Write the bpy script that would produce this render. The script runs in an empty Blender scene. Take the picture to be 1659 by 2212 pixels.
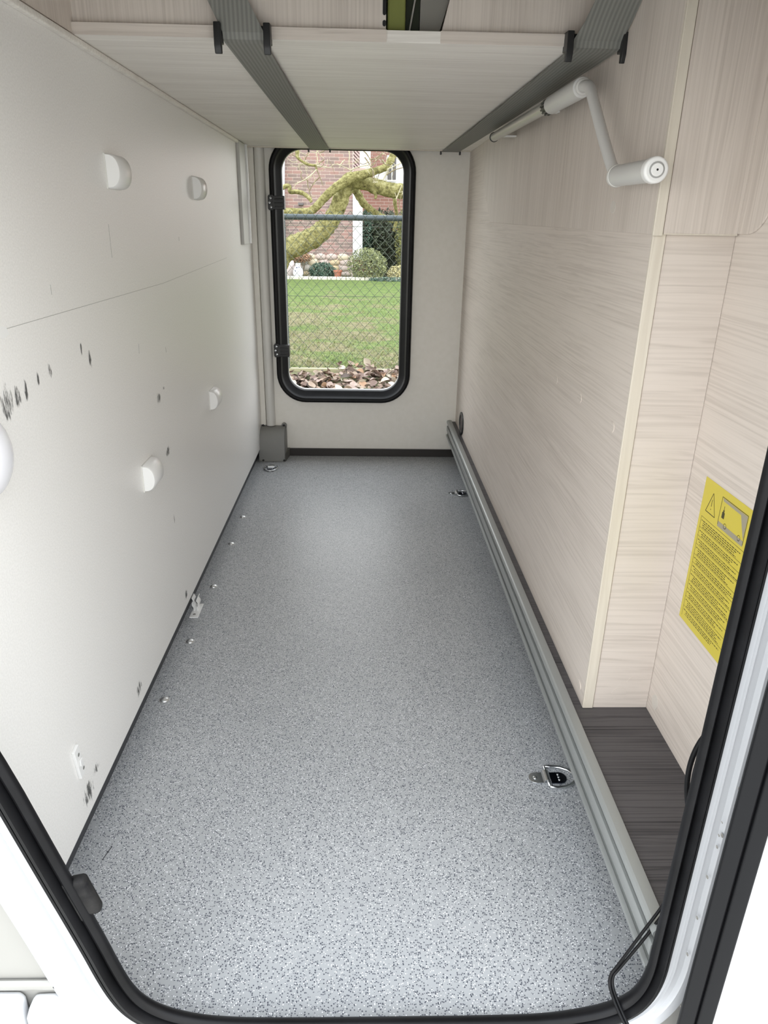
import bpy, math, random
from mathutils import Vector, Matrix
random.seed(7)
PI = math.pi
S = bpy.context.scene
COL = S.collection

# ------------------------------------------------------------------ camera
CAM = Vector((0.3922, 0.0, 0.84))
FPX, PITCH, YAW, ROLL = 1530.9, math.radians(22.257), math.radians(1.713), math.radians(1.024)
FW = Vector((math.sin(YAW)*math.cos(PITCH), math.cos(YAW)*math.cos(PITCH), -math.sin(PITCH)))
_rt = Vector((math.cos(YAW), -math.sin(YAW), 0)); _up = _rt.cross(FW)
RT = math.cos(ROLL)*_rt + math.sin(ROLL)*_up
UP = -math.sin(ROLL)*_rt + math.cos(ROLL)*_up
cam_d = bpy.data.cameras.new('camera'); cam = bpy.data.objects.new('camera', cam_d); COL.objects.link(cam)
M = Matrix((RT, UP, -FW)).transposed().to_4x4(); M.translation = CAM
cam.matrix_world = M
cam_d.sensor_fit = 'VERTICAL'; cam_d.sensor_height = 24.0
cam_d.lens = FPX/2212.0*24.0
cam_d.clip_start = 0.02; cam_d.clip_end = 300
S.camera = cam

# ------------------------------------------------------------------ sky, exposure
w = bpy.data.worlds.new('world'); S.world = w; w.use_nodes = True
nt = w.node_tree; nt.nodes.clear()
out = nt.nodes.new('ShaderNodeOutputWorld'); bg = nt.nodes.new('ShaderNodeBackground')
tc = nt.nodes.new('ShaderNodeTexCoord'); sp = nt.nodes.new('ShaderNodeSeparateXYZ')
rp = nt.nodes.new('ShaderNodeValToRGB')          # bright overcast, a touch bluer overhead
rp.color_ramp.elements[0].position = 0.0; rp.color_ramp.elements[0].color = (1.0, 0.985, 0.95, 1)
rp.color_ramp.elements[1].position = 0.8; rp.color_ramp.elements[1].color = (0.88, 0.94, 1.0, 1)
nt.links.new(tc.outputs['Generated'], sp.inputs[0]); nt.links.new(sp.outputs['Z'], rp.inputs[0])
nt.links.new(rp.outputs[0], bg.inputs[0]); nt.links.new(bg.outputs[0], out.inputs[0])
bg.inputs[1].default_value = 4.3
def area_portal(name, loc, size, rot):            # sampling portals at the two openings, they give off no light
    l = bpy.data.lights.new(name, 'AREA'); l.shape = 'RECTANGLE'; l.size, l.size_y = size
    l.cycles.is_portal = True
    o = bpy.data.objects.new(name, l); o.location = loc; o.rotation_euler = rot; COL.objects.link(o)
area_portal('portal', (0.35, 0.45, 0.60), (0.95, 1.30), (PI/2, 0, 0))
area_portal('portal', (0.31, 2.70, 0.65), (0.50, 0.90), (-PI/2, 0, 0))
S.view_settings.view_transform = 'Standard'; S.view_settings.look = 'None'
S.view_settings.gamma = 1.0; S.view_settings.use_curve_mapping = False
S.view_settings.exposure = 0.0
S.cycles.max_bounces = 12; S.cycles.diffuse_bounces = 8; S.cycles.glossy_bounces = 4
S.cycles.sample_clamp_indirect = 10

# ------------------------------------------------------------------ helpers
def at(u, v, Y):                                  # photo point (1659 x 2212 frame) to the point at depth Y
    d = FW + RT*((u-829.5)/FPX) - UP*((v-1106)/FPX)
    return CAM + d*(Y/d.y)

MATS = {}
def mat(name, col, rough=0.5, metal=0.0, spec=0.5, fn=None, bump=None):
    if name in MATS: return MATS[name]
    m = bpy.data.materials.new(name); m.use_nodes = True; t = m.node_tree
    b = t.nodes['Principled BSDF']
    b.inputs['Base Color'].default_value = (*col, 1); b.inputs['Roughness'].default_value = rough
    b.inputs['Metallic'].default_value = metal; b.inputs['Specular IOR Level'].default_value = spec
    if fn: fn(t, b)
    MATS[name] = m; return m
def coords(t, scale=(1, 1, 1), kind='Object'):
    c = t.nodes.new('ShaderNodeTexCoord'); mp = t.nodes.new('ShaderNodeMapping')
    mp.inputs['Scale'].default_value = scale; t.links.new(c.outputs[kind], mp.inputs[0]); return mp.outputs[0]
def noise(t, vec, scale, detail=3, rough=0.5, dist=0.0):
    n = t.nodes.new('ShaderNodeTexNoise'); n.inputs['Scale'].default_value = scale
    n.inputs['Detail'].default_value = detail; n.inputs['Roughness'].default_value = rough
    n.inputs['Distortion'].default_value = dist; t.links.new(vec, n.inputs['Vector']); return n.outputs['Fac']
def ramp(t, fac, stops):
    r = t.nodes.new('ShaderNodeValToRGB'); e = r.color_ramp.elements
    while len(e) < len(stops): e.new(0.5)
    for i, (p, c) in enumerate(stops): e[i].position = p; e[i].color = (*c, 1)
    t.links.new(fac, r.inputs[0]); return r.outputs[0]
def mixc(t, fac, a, b, mode='MIX'):
    m = t.nodes.new('ShaderNodeMix'); m.data_type = 'RGBA'; m.blend_type = mode
    if isinstance(fac, float): m.inputs[0].default_value = fac
    else: t.links.new(fac, m.inputs[0])
    for s, x in ((m.inputs[6], a), (m.inputs[7], b)):
        if isinstance(x, tuple): s.default_value = (*x, 1)
        else: t.links.new(x, s)
    return m.outputs[2]
def mth(t, op, a, b=None):
    m = t.nodes.new('ShaderNodeMath'); m.operation = op
    for s, x in zip(m.inputs, (a, b)):
        if x is None: continue
        if isinstance(x, (int, float)): s.default_value = x
        else: t.links.new(x, s)
    return m.outputs[0]
def addbump(t, b, h, strength=0.2, dist=0.001):
    n = t.nodes.new('ShaderNodeBump'); n.inputs['Strength'].default_value = strength
    n.inputs['Distance'].default_value = dist; t.links.new(h, n.inputs['Height']); t.links.new(n.outputs[0], b.inputs['Normal'])

def wood(name, axis, light, dark, rough=0.45, fine=260, amp=1.0):
    """pale laminate with fine grain running along the given axis"""
    def fn(t, b):
        lo, hi = 3.0, fine
        s = [hi, hi, hi]; s['xyz'.index(axis)] = lo
        v = coords(t, tuple(s))
        c2 = [9.0]*3; c2['xyz'.index(axis)] = 1.1
        v2 = coords(t, tuple(c2))
        warp = noise(t, v2, 1.0, 4, 0.55, 0.4)
        add = t.nodes.new('ShaderNodeVectorMath'); add.operation = 'ADD'
        sc = t.nodes.new('ShaderNodeVectorMath'); sc.operation = 'SCALE'; sc.inputs['Scale'].default_value = 9.0
        cmb = t.nodes.new('ShaderNodeCombineXYZ')
        for k in range(3):
            if k != 'xyz'.index(axis): t.links.new(warp, cmb.inputs[k])
        t.links.new(cmb.outputs[0], sc.inputs[0]); t.links.new(v, add.inputs[0]); t.links.new(sc.outputs[0], add.inputs[1])
        n1 = noise(t, add.outputs[0], 1.0, 2, 0.5)
        n2 = noise(t, v2, 2.2, 5, 0.6)
        f = mth(t, 'ADD', mth(t, 'MULTIPLY', n1, 0.72*amp), mth(t, 'MULTIPLY', n2, 0.40))
        col = ramp(t, f, [(0.36, dark), (0.60, light), (0.80, tuple(min(1, c*1.05) for c in light))])
        t.links.new(col, b.inputs['Base Color']); addbump(t, b, n1, 0.12, 0.0005)
    return mat(name, light, rough, fn=fn)

class MB:
    def __init__(s): s.v = []; s.f = []
    def box(s, x0, x1, y0, y1, z0, z1):
        n = len(s.v)
        s.v += [(x, y, z) for z in (z0, z1) for y in (y0, y1) for x in (x0, x1)]
        s.f += [tuple(n+i for i in q) for q in ((0,2,3,1),(4,5,7,6),(0,1,5,4),(2,6,7,3),(0,4,6,2),(1,3,7,5))]
        return s
    def obox(s, c, ax, ay, az):                   # box from centre and three half-vectors
        n = len(s.v); c, ax, ay, az = map(Vector, (c, ax, ay, az))
        s.v += [tuple(c + ax*i + ay*j + az*k) for k in (-1, 1) for j in (-1, 1) for i in (-1, 1)]
        s.f += [tuple(n+i for i in q) for q in ((0,2,3,1),(4,5,7,6),(0,1,5,4),(2,6,7,3),(0,4,6,2),(1,3,7,5))]
        return s
    def prism(s, poly, axis, a, b):               # poly in the two other axes (cyclic order), extruded a..b
        n = len(s.v); k = len(poly)
        def P(p, q, t): return {'x': (t, p, q), 'y': (p, t, q), 'z': (p, q, t)}[axis]
        s.v += [P(p, q, a) for p, q in poly] + [P(p, q, b) for p, q in poly]
        s.f += [tuple(n+i for i in range(k)), tuple(n+k+i for i in reversed(range(k)))]
        s.f += [(n+i, n+k+i, n+k+(i+1) % k, n+(i+1) % k) for i in range(k)]
        return s
    def loops(s, L, closed=True, cap=False):      # skin between equal-length loops
        n = len(s.v); k = len(L[0])
        for l in L: s.v += [tuple(p) for p in l]
        for j in range(len(L)-1):
            for i in range(k if closed else k-1):
                a = n+j*k+i; b = n+j*k+(i+1) % k
                s.f.append((a, b, b+k, a+k))
        if cap:
            s.f.append(tuple(n+i for i in reversed(range(k)))); s.f.append(tuple(n+(len(L)-1)*k+i for i in range(k)))
        return s
    def tube(s, pts, r, seg=10, cap=True, jitter=0.0, flat=None):
        pts = [Vector(p) for p in pts]; r = r if isinstance(r, (list, tuple)) else [r]*len(pts)
        T = [(pts[min(i+1, len(pts)-1)]-pts[max(i-1, 0)]).normalized() for i in range(len(pts))]
        N = T[0].orthogonal().normalized(); L = []
        for i, p in enumerate(pts):
            N = (N - T[i]*N.dot(T[i])).normalized(); B = T[i].cross(N)
            L.append([p + (N*math.cos(2*PI*k/seg) + B*math.sin(2*PI*k/seg))*r[i]*(1+random.uniform(-jitter, jitter)) for k in range(seg)])
        return s.loops(L, True, cap)
    def dome(s, c, R, h, axis, seg=20, rings=5):  # spherical-cap bump sitting on a surface, axis is its unit normal
        c, a = Vector(c), Vector(axis); u = a.orthogonal().normalized(); w_ = a.cross(u); L = []
        for j in range(rings):
            t = j/(rings-0.5)*PI/2
            L.append([c + (u*math.cos(2*PI*k/seg)+w_*math.sin(2*PI*k/seg))*R*math.cos(t) + a*h*math.sin(t) for k in range(seg)])
        return s.loops(L, True, True)
    def build(s, name, m, parent=None, loc=None, bevel=0, smooth=False, seg=2):
        off = Vector((0, 0, 0))
        if loc is not None: off = Vector(loc)
        elif parent is not None:
            q = parent
            while q is not None: off = off + q.location; q = q.parent
        me = bpy.data.meshes.new(name)
        me.from_pydata([tuple(Vector(v)-off) for v in s.v], [], s.f); me.update()
        if smooth:
            me.polygons.foreach_set('use_smooth', [True]*len(me.polygons))
        o = bpy.data.objects.new(name, me); COL.objects.link(o)
        if isinstance(m, (list, tuple)):
            for x in m: me.materials.append(x)
        else: me.materials.append(m)
        if loc is not None: o.location = loc
        if parent is not None: o.parent = parent
        import bmesh
        bm = bmesh.new(); bm.from_mesh(me); bmesh.ops.recalc_face_normals(bm, faces=bm.faces); bm.to_mesh(me); bm.free()
        if bevel:
            bv = o.modifiers.new('bevel', 'BEVEL'); bv.width = bevel; bv.segments = seg; bv.limit_method = 'ANGLE'; bv.angle_limit = math.radians(40)
            me.polygons.foreach_set('use_smooth', [True]*len(me.polygons))
            o.modifiers.new('wn', 'WEIGHTED_NORMAL')
        return o
def smooth_by_angle(o, ang=40):
    me = o.data
    me.polygons.foreach_set('use_smooth', [True]*len(me.polygons))
    es = {}
    for p in me.polygons:
        for ek in p.edge_keys: es.setdefault(ek, []).append(p.normal.copy())
    c = math.cos(math.radians(ang))
    for e in me.edges:
        ns = es.get(tuple(sorted(e.vertices)), [])
        if len(ns) != 2 or ns[0].dot(ns[1]) < c: e.use_edge_sharp = True
    return o
def tag(o, label=None, cat=None, group=None, kind=None):
    if label: o['label'] = label
    if cat: o['category'] = cat
    if group: o['group'] = group
    if kind: o['kind'] = kind
    return o
def struct(o, label=None, cat=None): return tag(o, label, cat, kind='structure')
def thing(name, label, cat, loc, group=None):
    o = bpy.data.objects.new(name, None); COL.objects.link(o); o.location = loc; o.empty_display_size = 0.05
    return tag(o, label, cat, group)
def copy_tree(o, parent=None):
    c = o.copy(); COL.objects.link(c); c.parent = parent
    for ch in list(o.children): copy_tree(ch, c)
    return c

def rrect(x0, x1, z0, z1, r, n=8):
    P = []
    for cx, cz, a0 in ((x1-r, z1-r, 0), (x0+r, z1-r, 90), (x0+r, z0+r, 180), (x1-r, z0+r, 270)):
        for i in range(n+1):
            a = math.radians(a0+90*i/n); P.append((cx+r*math.cos(a), cz+r*math.sin(a)))
    return P
def offset(P, d):                                 # outward offset of a counter-clockwise loop
    n = len(P); Q = []
    for i in range(n):
        a, b, c = Vector(P[i-1]), Vector(P[i]), Vector(P[(i+1) % n])
        n1 = Vector(((b-a).y, -(b-a).x)).normalized(); n2 = Vector(((c-b).y, -(c-b).x)).normalized()
        m = (n1+n2).normalized(); Q.append(tuple(b + m*d/max(0.4, m.dot(n1))))
    return Q
def sweep(P, prof, wf=None):                               # prof: list of (outward offset, Y) round the loop P in the xz plane
    mb = MB(); L = []
    for d, y in prof:
        Q = offset(P, d)
        if wf: Q = [(p[0]+(q[0]-p[0])*wf(*p), p[1]+(q[1]-p[1])*wf(*p)) for p, q in zip(P, Q)]
        L.append([(x, y, z) for x, z in Q])
    mb.loops(L); return mb
def ray_poly(P, c, ang):
    dx, dz = math.cos(ang), math.sin(ang); best = None
    for i in range(len(P)):
        ax, az = P[i][0]-c[0], P[i][1]-c[1]; bx, bz = P[(i+1) % len(P)][0]-c[0], P[(i+1) % len(P)][1]-c[1]
        ex, ez = bx-ax, bz-az; den = dx*ez-dz*ex
        if abs(den) < 1e-12: continue
        t = (ax*ez-az*ex)/den; s_ = (ax*dz-az*dx)/den
        if t > 0 and -1e-9 <= s_ <= 1+1e-9 and (best is None or t < best): best = t
    return (c[0]+dx*best, c[1]+dz*best)
def holed(P, rect, y0, y1):                       # slab in the xz plane, y0..y1, with the hole P
    c = (sum(p[0] for p in P)/len(P), sum(p[1] for p in P)/len(P))
    R = [(rect[0], rect[2]), (rect[1], rect[2]), (rect[1], rect[3]), (rect[0], rect[3])]
    A = sorted(set(round(math.atan2(z-c[1], x-c[0]), 6) for x, z in list(P)+R))
    I = [ray_poly(P, c, a) for a in A]; O = [ray_poly(R, c, a) for a in A]
    mb = MB()
    mb.loops([[(x, y0, z) for x, z in I], [(x, y0, z) for x, z in O], [(x, y1, z) for x, z in O],
              [(x, y1, z) for x, z in I], [(x, y0, z) for x, z in I]])
    return mb

# ------------------------------------------------------------------ materials
def m_speckle(t, b):
    v = coords(t)
    def vor(scale):
        n = t.nodes.new('ShaderNodeTexVoronoi'); n.inputs['Scale'].default_value = scale
        t.links.new(v, n.inputs['Vector']); sx = t.nodes.new('ShaderNodeSeparateColor'); t.links.new(n.outputs['Color'], sx.inputs[0])
        return n.outputs['Distance'], sx.outputs[0], sx.outputs[1]
    base = ramp(t, noise(t, v, 3.0, 2), [(0.3, (0.375, 0.388, 0.402)), (0.7, (0.42, 0.432, 0.447))])
    d, r, g = vor(460)
    fine = mth(t, 'MULTIPLY', mth(t, 'LESS_THAN', d, 0.43), mth(t, 'GREATER_THAN', r, 0.58))
    col = mixc(t, fine, base, (0.075, 0.083, 0.105))
    d2, r2, g2 = vor(500)
    wh = mth(t, 'MULTIPLY', mth(t, 'LESS_THAN', d2, 0.36), mth(t, 'GREATER_THAN', r2, 0.80))
    col = mixc(t, wh, col, (0.85, 0.86, 0.88))
    t.links.new(col, b.inputs['Base Color'])
    addbump(t, b, d, 0.05, 0.0003)
speckle = mat('speckled_vinyl', (0.45, 0.46, 0.48), 0.42, fn=m_speckle)
def m_white(t, b):
    v = coords(t)
    c = ramp(t, noise(t, v, 420, 2), [(0.35, (0.79, 0.78, 0.76)), (0.65, (0.86, 0.85, 0.83))])
    t.links.new(c, b.inputs['Base Color']); addbump(t, b, noise(t, v, 260, 2), 0.10, 0.0005)
wall_white = mat('wall_white_film', (0.77, 0.765, 0.75), 0.38, fn=m_white)
def m_cream(t, b):
    v = coords(t)
    c = ramp(t, noise(t, v, 60, 3), [(0.3, (0.84, 0.815, 0.755)), (0.7, (0.87, 0.845, 0.79))])
    t.links.new(c, b.inputs['Base Color'])
wall_cream = mat('wall_cream_film', (0.74, 0.72, 0.67), 0.5, fn=m_cream)
LW, DW = (0.665, 0.60, 0.545), (0.545, 0.485, 0.435)
ash_y = wood('pale_ash_along', 'y', LW, DW, 0.5, 380)
ash_z = wood('pale_ash_upright', 'z', LW, DW, 0.5, 330, 0.9)
ash_x = wood('pale_ash_across', 'x', LW, DW, 0.5, 260)
ash_shelf = wood('pale_ash_shelf', 'x', (0.84, 0.81, 0.765), (0.70, 0.665, 0.62), 0.5, 260, 0.8)
edge_band = wood('pale_edge_band', 'z', (0.70, 0.65, 0.56), (0.62, 0.565, 0.48), 0.5, 160, 0.7)
dark_wood = wood('dark_oak_vinyl', 'x', (0.085, 0.079, 0.083), (0.016, 0.015, 0.019), 0.5, 420)
def m_rubber(t, b):
    v = coords(t)
    c = ramp(t, noise(t, v, 14, 5, 0.6), [(0.35, (0.003, 0.003, 0.0035)), (0.75, (0.009, 0.009, 0.0105))])
    t.links.new(c, b.inputs['Base Color'])
rubber = mat('black_rubber', (0.02, 0.02, 0.022), 0.45, spec=0.2, fn=m_rubber)
dusty = mat('dusty_rubber', (0.05, 0.05, 0.052), 0.75, spec=0.15, fn=lambda t, b: t.links.new(
    ramp(t, noise(t, coords(t), 40, 5, 0.65), [(0.35, (0.008, 0.008, 0.009)), (0.75, (0.032, 0.031, 0.030))]), b.inputs['Base Color']))
black = mat('black_plastic', (0.012, 0.012, 0.013), 0.4)
strip_black = mat('black_strip', (0.03, 0.031, 0.036), 0.5)
white_paint = mat('white_paint', (0.66, 0.67, 0.69), 0.25)
frame_white = mat('frame_white', (0.46, 0.47, 0.49), 0.35)
cream_skin = mat('cream_skin', (0.30, 0.295, 0.278), 0.4)
white_plastic = mat('white_plastic', (0.82, 0.82, 0.81), 0.3)
grey_plastic = mat('grey_plastic', (0.66, 0.65, 0.62), 0.38)
crank_grey = mat('crank_grey', (0.60, 0.595, 0.58), 0.35)
cover_grey = mat('cover_grey', (0.235, 0.235, 0.225), 0.55)
alu = mat('brushed_aluminium', (0.62, 0.62, 0.61), 0.42, 0.85)
alu_grey = mat('anodised_rail', (0.37, 0.385, 0.38), 0.45, 0.45)
alu_dark = mat('anodised_groove', (0.13, 0.14, 0.137), 0.5, 0.3)
chrome = mat('zinc_plated', (0.72, 0.74, 0.76), 0.22, 1.0)
def m_web(t, b):
    v = coords(t, (1, 1, 1)); wv = t.nodes.new('ShaderNodeTexWave'); wv.inputs['Scale'].default_value = 55
    wv.bands_direction = 'X'; t.links.new(v, wv.inputs[0])
    c = ramp(t, wv.outputs['Fac'], [(0.2, (0.17, 0.17, 0.155)), (0.8, (0.225, 0.225, 0.205))])
    t.links.new(c, b.inputs['Base Color']); addbump(t, b, wv.outputs['Fac'], 0.2, 0.001)
webbing = mat('grey_webbing', (0.14, 0.14, 0.13), 0.7, fn=m_web)

# ------------------------------------------------------------------ room shell
YB, YF = 2.627, 0.512
struct(MB().box(-0.02, 0.7445, 0.515, YB+0.03, -0.03, 0.0).build('floor', speckle), 'grey speckled vinyl garage floor', 'floor')
WL = struct(MB().box(-0.03, 0.0, 0.515, 2.66, 0.045, 1.5).build('wall_left', wall_white), 'white textured left garage wall with black scuffs', 'wall')
# black recessed strip at the wall foot
struct(MB().prism([(-0.0155, 0.0), (-0.001, 0.050), (-0.03, 0.056), (-0.03, 0.0)], 'y', 0.515, YB).build('baseboard_left', strip_black),
       'thin black strip along the foot of the left wall', 'baseboard')
hole_b = rrect(0.076, 0.549, 0.220, 1.090, 0.09)
WB = struct(holed(hole_b, (-0.03, 0.86, -0.03, 1.5), YB, YB+0.045).build('wall_back', wall_cream), 'cream back wall around the far hatch opening', 'wall')
struct(MB().box(0.104, 0.7445, YB-0.008, YB, 0.0, 0.029).build('baseboard_back', mat('dark_strip', (0.018, 0.014, 0.012), 0.4)),
       'thin black strip at the foot of the back wall', 'baseboard')
# raised dark floor and its riser
RF = struct(MB().prism([(0.7215, 0.100), (0.746, 0.100), (0.746, 0.0), (0.87, 0.0), (0.87, 0.139), (0.7215, 0.139)], 'y', 0.515, YB).build('raised_floor', dark_wood), 'raised dark oak floor strip behind the aluminium rail', 'floor')
MB().box(0.745, 0.746, 0.515, YB, 0.0, 0.10).build('riser_face', alu_dark, RF)
# right partition with edge band and return
WR = struct(MB().box(0.7367, 0.752, 0.9085, YB, 0.139, 1.5).build('wall_right', ash_y), 'pale wood laminate partition along the right side', 'wall')
MB().box(0.7362, 0.7523, 0.9045, 0.9085, 0.1392, 0.832).build('edge_band', edge_band, WR, bevel=0.0012)
MB().box(0.7530, 0.8375, 0.9068, 0.912, 0.1392, 0.8335).build('return_panel', ash_x, WR)
for (cx, cz, r) in ((0.7905, 0.165, 0.0115), (0.812, 0.186, 0.0115)):
    MB().prism([(cx+r*math.cos(a*PI/14), cz+r*math.sin(a*PI/14)) for a in range(28)], 'y', 0.9063, 0.9068).build('cover_cap', ash_x, WR)
capm = mat('cover_cap_ash', (0.63, 0.59, 0.54), 0.45)
for (u, v) in ((1321, 922), (1252, 860), (1335, 480), (1250, 1478), (1201, 820)):
    d = FW + RT*((u-829.5)/FPX) - UP*((v-1106)/FPX); p = CAM + d*((0.7366-CAM.x)/d.x); r = 0.008
    MB().prism([(p.y+r*1.4*math.cos(a*PI/12), p.z+r*math.sin(a*PI/12)) for a in range(24)], 'x', 0.7359, 0.7367).build('cover_cap', ash_y, WR)
WS = struct(MB().box(0.838, 0.87, 0.515, 1.0, 0.139, 1.5).build('wall_right_front', ash_y), 'pale wood laminate side panel nearest the hatch', 'wall')
MB().prism([(0.882+0.010*math.cos(a*PI/12), 0.168+0.012*math.sin(a*PI/12)) for a in range(24)], 'x', 0.8373, 0.838).build('cover_cap', capm, WS)
# upper side panel with a rounded corner
pl = [(0.9, 1.5), (0.9, 0.8335), (0.878, 0.8335)] + [(0.878-0.045*math.sin(a), 0.8785-0.045*math.cos(a)) for a in [i*PI/16 for i in range(1, 9)]] + [(0.833, 1.5)]
MB().prism(pl, 'x', 0.8355, 0.838).build('upper_panel', ash_z, WS, bevel=0.0008)
struct(MB().box(-0.06, 0.9, 0.44, 2.7, 1.5, 1.53).build('ceiling', wall_cream), 'garage ceiling above the shelf', 'ceiling')  # unseen roof slab, put in to seal out light from above

# seams, scuffs on the left wall
seam = mat('seam_grey', (0.42, 0.42, 0.40), 0.5)
MB().prism([(0.60, 0.7255), (0.60, 0.7262), (1.45, 0.7235), (2.13, 0.7395), (2.13, 0.7390), (1.45, 0.7229)], 'x', 0.0, 0.0002).build('seam', seam, WL)
def m_scuff(t, b):
    m_ = t.nodes.new('ShaderNodeMixShader'); tr = t.nodes.new('ShaderNodeBsdfTransparent')
    f = noise(t, coords(t, (1, 170, 32)), 1.0, 4, 0.7)
    at_ = t.nodes.new('ShaderNodeAttribute'); at_.attribute_name = 'wear'
    s_ = mth(t, 'ADD', mth(t, 'MULTIPLY', at_.outputs['Fac'], 0.27), f)
    al = ramp(t, s_, [(0.66, (0, 0, 0)), (0.80, (0.88, 0.88, 0.88))])
    o = t.nodes['Material Output']; t.links.new(al, m_.inputs[0]); t.links.new(tr.outputs[0], m_.inputs[1])
    t.links.new(b.outputs[0], m_.inputs[2]); t.links.new(m_.outputs[0], o.inputs[0])
scuffm = mat('scuff_black', (0.09, 0.09, 0.09), 0.7, fn=m_scuff)
def scuff(y, z, hy, hz, lean=0.0, m=scuffm, x=0.0004):
    b_ = MB(); K = 16; b_.v = [(x, y, z)]
    for r_ in (0.5, 1.0):
        for k in range(K):
            a = 2*PI*k/K; q = r_*random.uniform(0.85, 1.1)*1.25
            b_.v.append((x, y+hy*q*math.cos(a)+lean*q*math.sin(a)*hz, z+hz*q*math.sin(a)))
    for k in range(K):
        k2 = (k+1) % K; b_.f += [(0, 1+k, 1+k2), (1+k, 1+K+k, 1+K+k2, 1+k2)]
    o = b_.build('scuff_mark', m, WL); at_ = o.data.attributes.new('wear', 'FLOAT', 'POINT')
    for k in range(len(o.data.vertices)): at_.data[k].value = 1.0 if k == 0 else (0.72 if k <= K else 0.0)
for a in ((0.773, 0.650, 0.016, 0.021), (0.798, 0.652, 0.010, 0.014), (0.822, 0.655, 0.006, 0.014), (0.855, 0.658, 0.004, 0.008), (0.893, 0.662, 0.007, 0.012),
          (1.000, 0.672, 0.004, 0.009), (1.025, 0.655, 0.007, 0.014), (1.339, 0.523, 0.017, 0.013), (1.375, 0.534, 0.006, 0.004), (1.36, 0.41, 0.020, 0.011),
          (1.357, 0.267, 0.004, 0.013), (1.039, 0.076, 0.018, 0.016), (0.800, 0.078, 0.024, 0.020), (0.83, 0.088, 0.014, 0.010), (1.388, 0.073, 0.013, 0.012)):
    scuff(*a)
for (y, z, h, ln) in ((1.17, 0.806, 0.024, 0.10), (0.93, 0.755, 0.006, 0.2), (1.25, 0.63, 0.008, 0.3), (1.6, 0.80, 0.004, 0.1), (1.42, 0.60, 0.005, -0.4)):
    MB().prism([(y, z-h), (y+0.0012, z-h), (y+ln*h+0.0008, z+h), (y+ln*h, z+h)], 'x', 0, 0.0003).build('scratch', seam, WL)
MB().prism([(0.770, 0.722), (0.790, 0.716), (0.806, 0.719), (0.800, 0.727), (0.785, 0.731), (0.776, 0.729)], 'x', 0, 0.0006).build('chip', white_plastic, WL)
# floor scratch
MB().obox((0.0285, 0.7600, 0.0002), (0.0006, 0.0002, 0), (0.003, 0.012, 0), (0, 0, 0.0002)).build('scratch', strip_black, bpy.data.objects['floor'])

# duct and corner strip on the back wall, aluminium profile
t_ = thing('cable_duct', 'white vertical duct on the back wall above the grey corner cover', 'duct', (0.037, 2.61, 0.12))
prof = [(0.0205, YB)] + [(0.037-0.0165*math.cos(a), YB-0.010-0.018*math.sin(a)) for a in [i*PI/10 for i in range(11)]] + [(0.0535, YB)]
smooth_by_angle(MB().prism(prof, 'z', 0.122, 1.2).build('duct_cover', mat('duct_white', (0.70, 0.69, 0.66), 0.4), t_), 50)
MB().box(0.0, 0.0195, YB-0.016, YB, 0.122, 1.2).build('flat_strip', wall_cream, t_, bevel=0.003)
t_ = thing('wall_profile', 'short aluminium channel at the far top end of the left wall', 'profile', (0.0, 2.45, 0.767))
MB().box(0.0, 0.010, 2.39, 2.495, 0.767, 1.058).build('channel', mat('matte_alu', (0.48, 0.475, 0.455), 0.5, 0.25), t_, bevel=0.001)
MB().box(0.0, 0.0165, 2.497, 2.507, 0.767, 1.058).build('bright_lip', alu, t_, bevel=0.001)

# far hatch opening: black seal, outer frame, hinges
inner = rrect(0.1065, 0.5175, 0.250, 1.059, 0.066, 10)
D2 = struct(sweep(inner, [(0.0, 2.662), (-0.001, 2.650), (0.002, 2.640), (0.018, 2.634), (0.021, 2.612), (0.030, 2.604), (0.038, 2.610), (0.041, 2.627), (0.030, 2.64), (0.0, 2.662)]).build('door_2', rubber, smooth=True),
            'black rubber seal framing the far hatch opening', 'doorway')
sweep(inner, [(0.002, 2.690), (0.001, 2.670), (0.03, 2.668), (0.05, 2.690), (0.002, 2.690)]).build('outer_rim', mat('grey_rim', (0.55, 0.56, 0.56), 0.4), D2)
def hinge(z, dz):
    h = MB(); P = [(0.062, z-0.019), (0.0655, z-0.024), (0.078, z-0.024), (0.078, z+0.024), (0.0655, z+0.024), (0.062, z+0.019)]
    h.prism(P, 'y', 2.598, 2.612)
    h.box(0.076, 0.118, 2.592, 2.606, z-0.021, z+0.021)
    for k in range(3): h.box(0.085, 0.116, 2.588, 2.592, z-0.016+k*0.012, z-0.011+k*0.012)
    h.box(0.112, 0.118, 2.606, 2.63, z-0.021, z+0.021)
    ho = h.build('hinge', black, D2, bevel=0.0015)
    for (x, q) in ((0.0715, 0.014), (0.0675, 0.0), (0.0725, -0.014)):
        MB().dome((x, 2.598, z+q), 0.0038, 0.0012, (0, -1, 0), 14, 3).build('screw', chrome, ho)
        MB().dome((x, 2.5972, z+q), 0.0018, 0.0009, (0, -1, 0), 10, 3).build('screw_recess', black, ho)
hinge(0.894, 0); hinge(0.403, 0)

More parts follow.
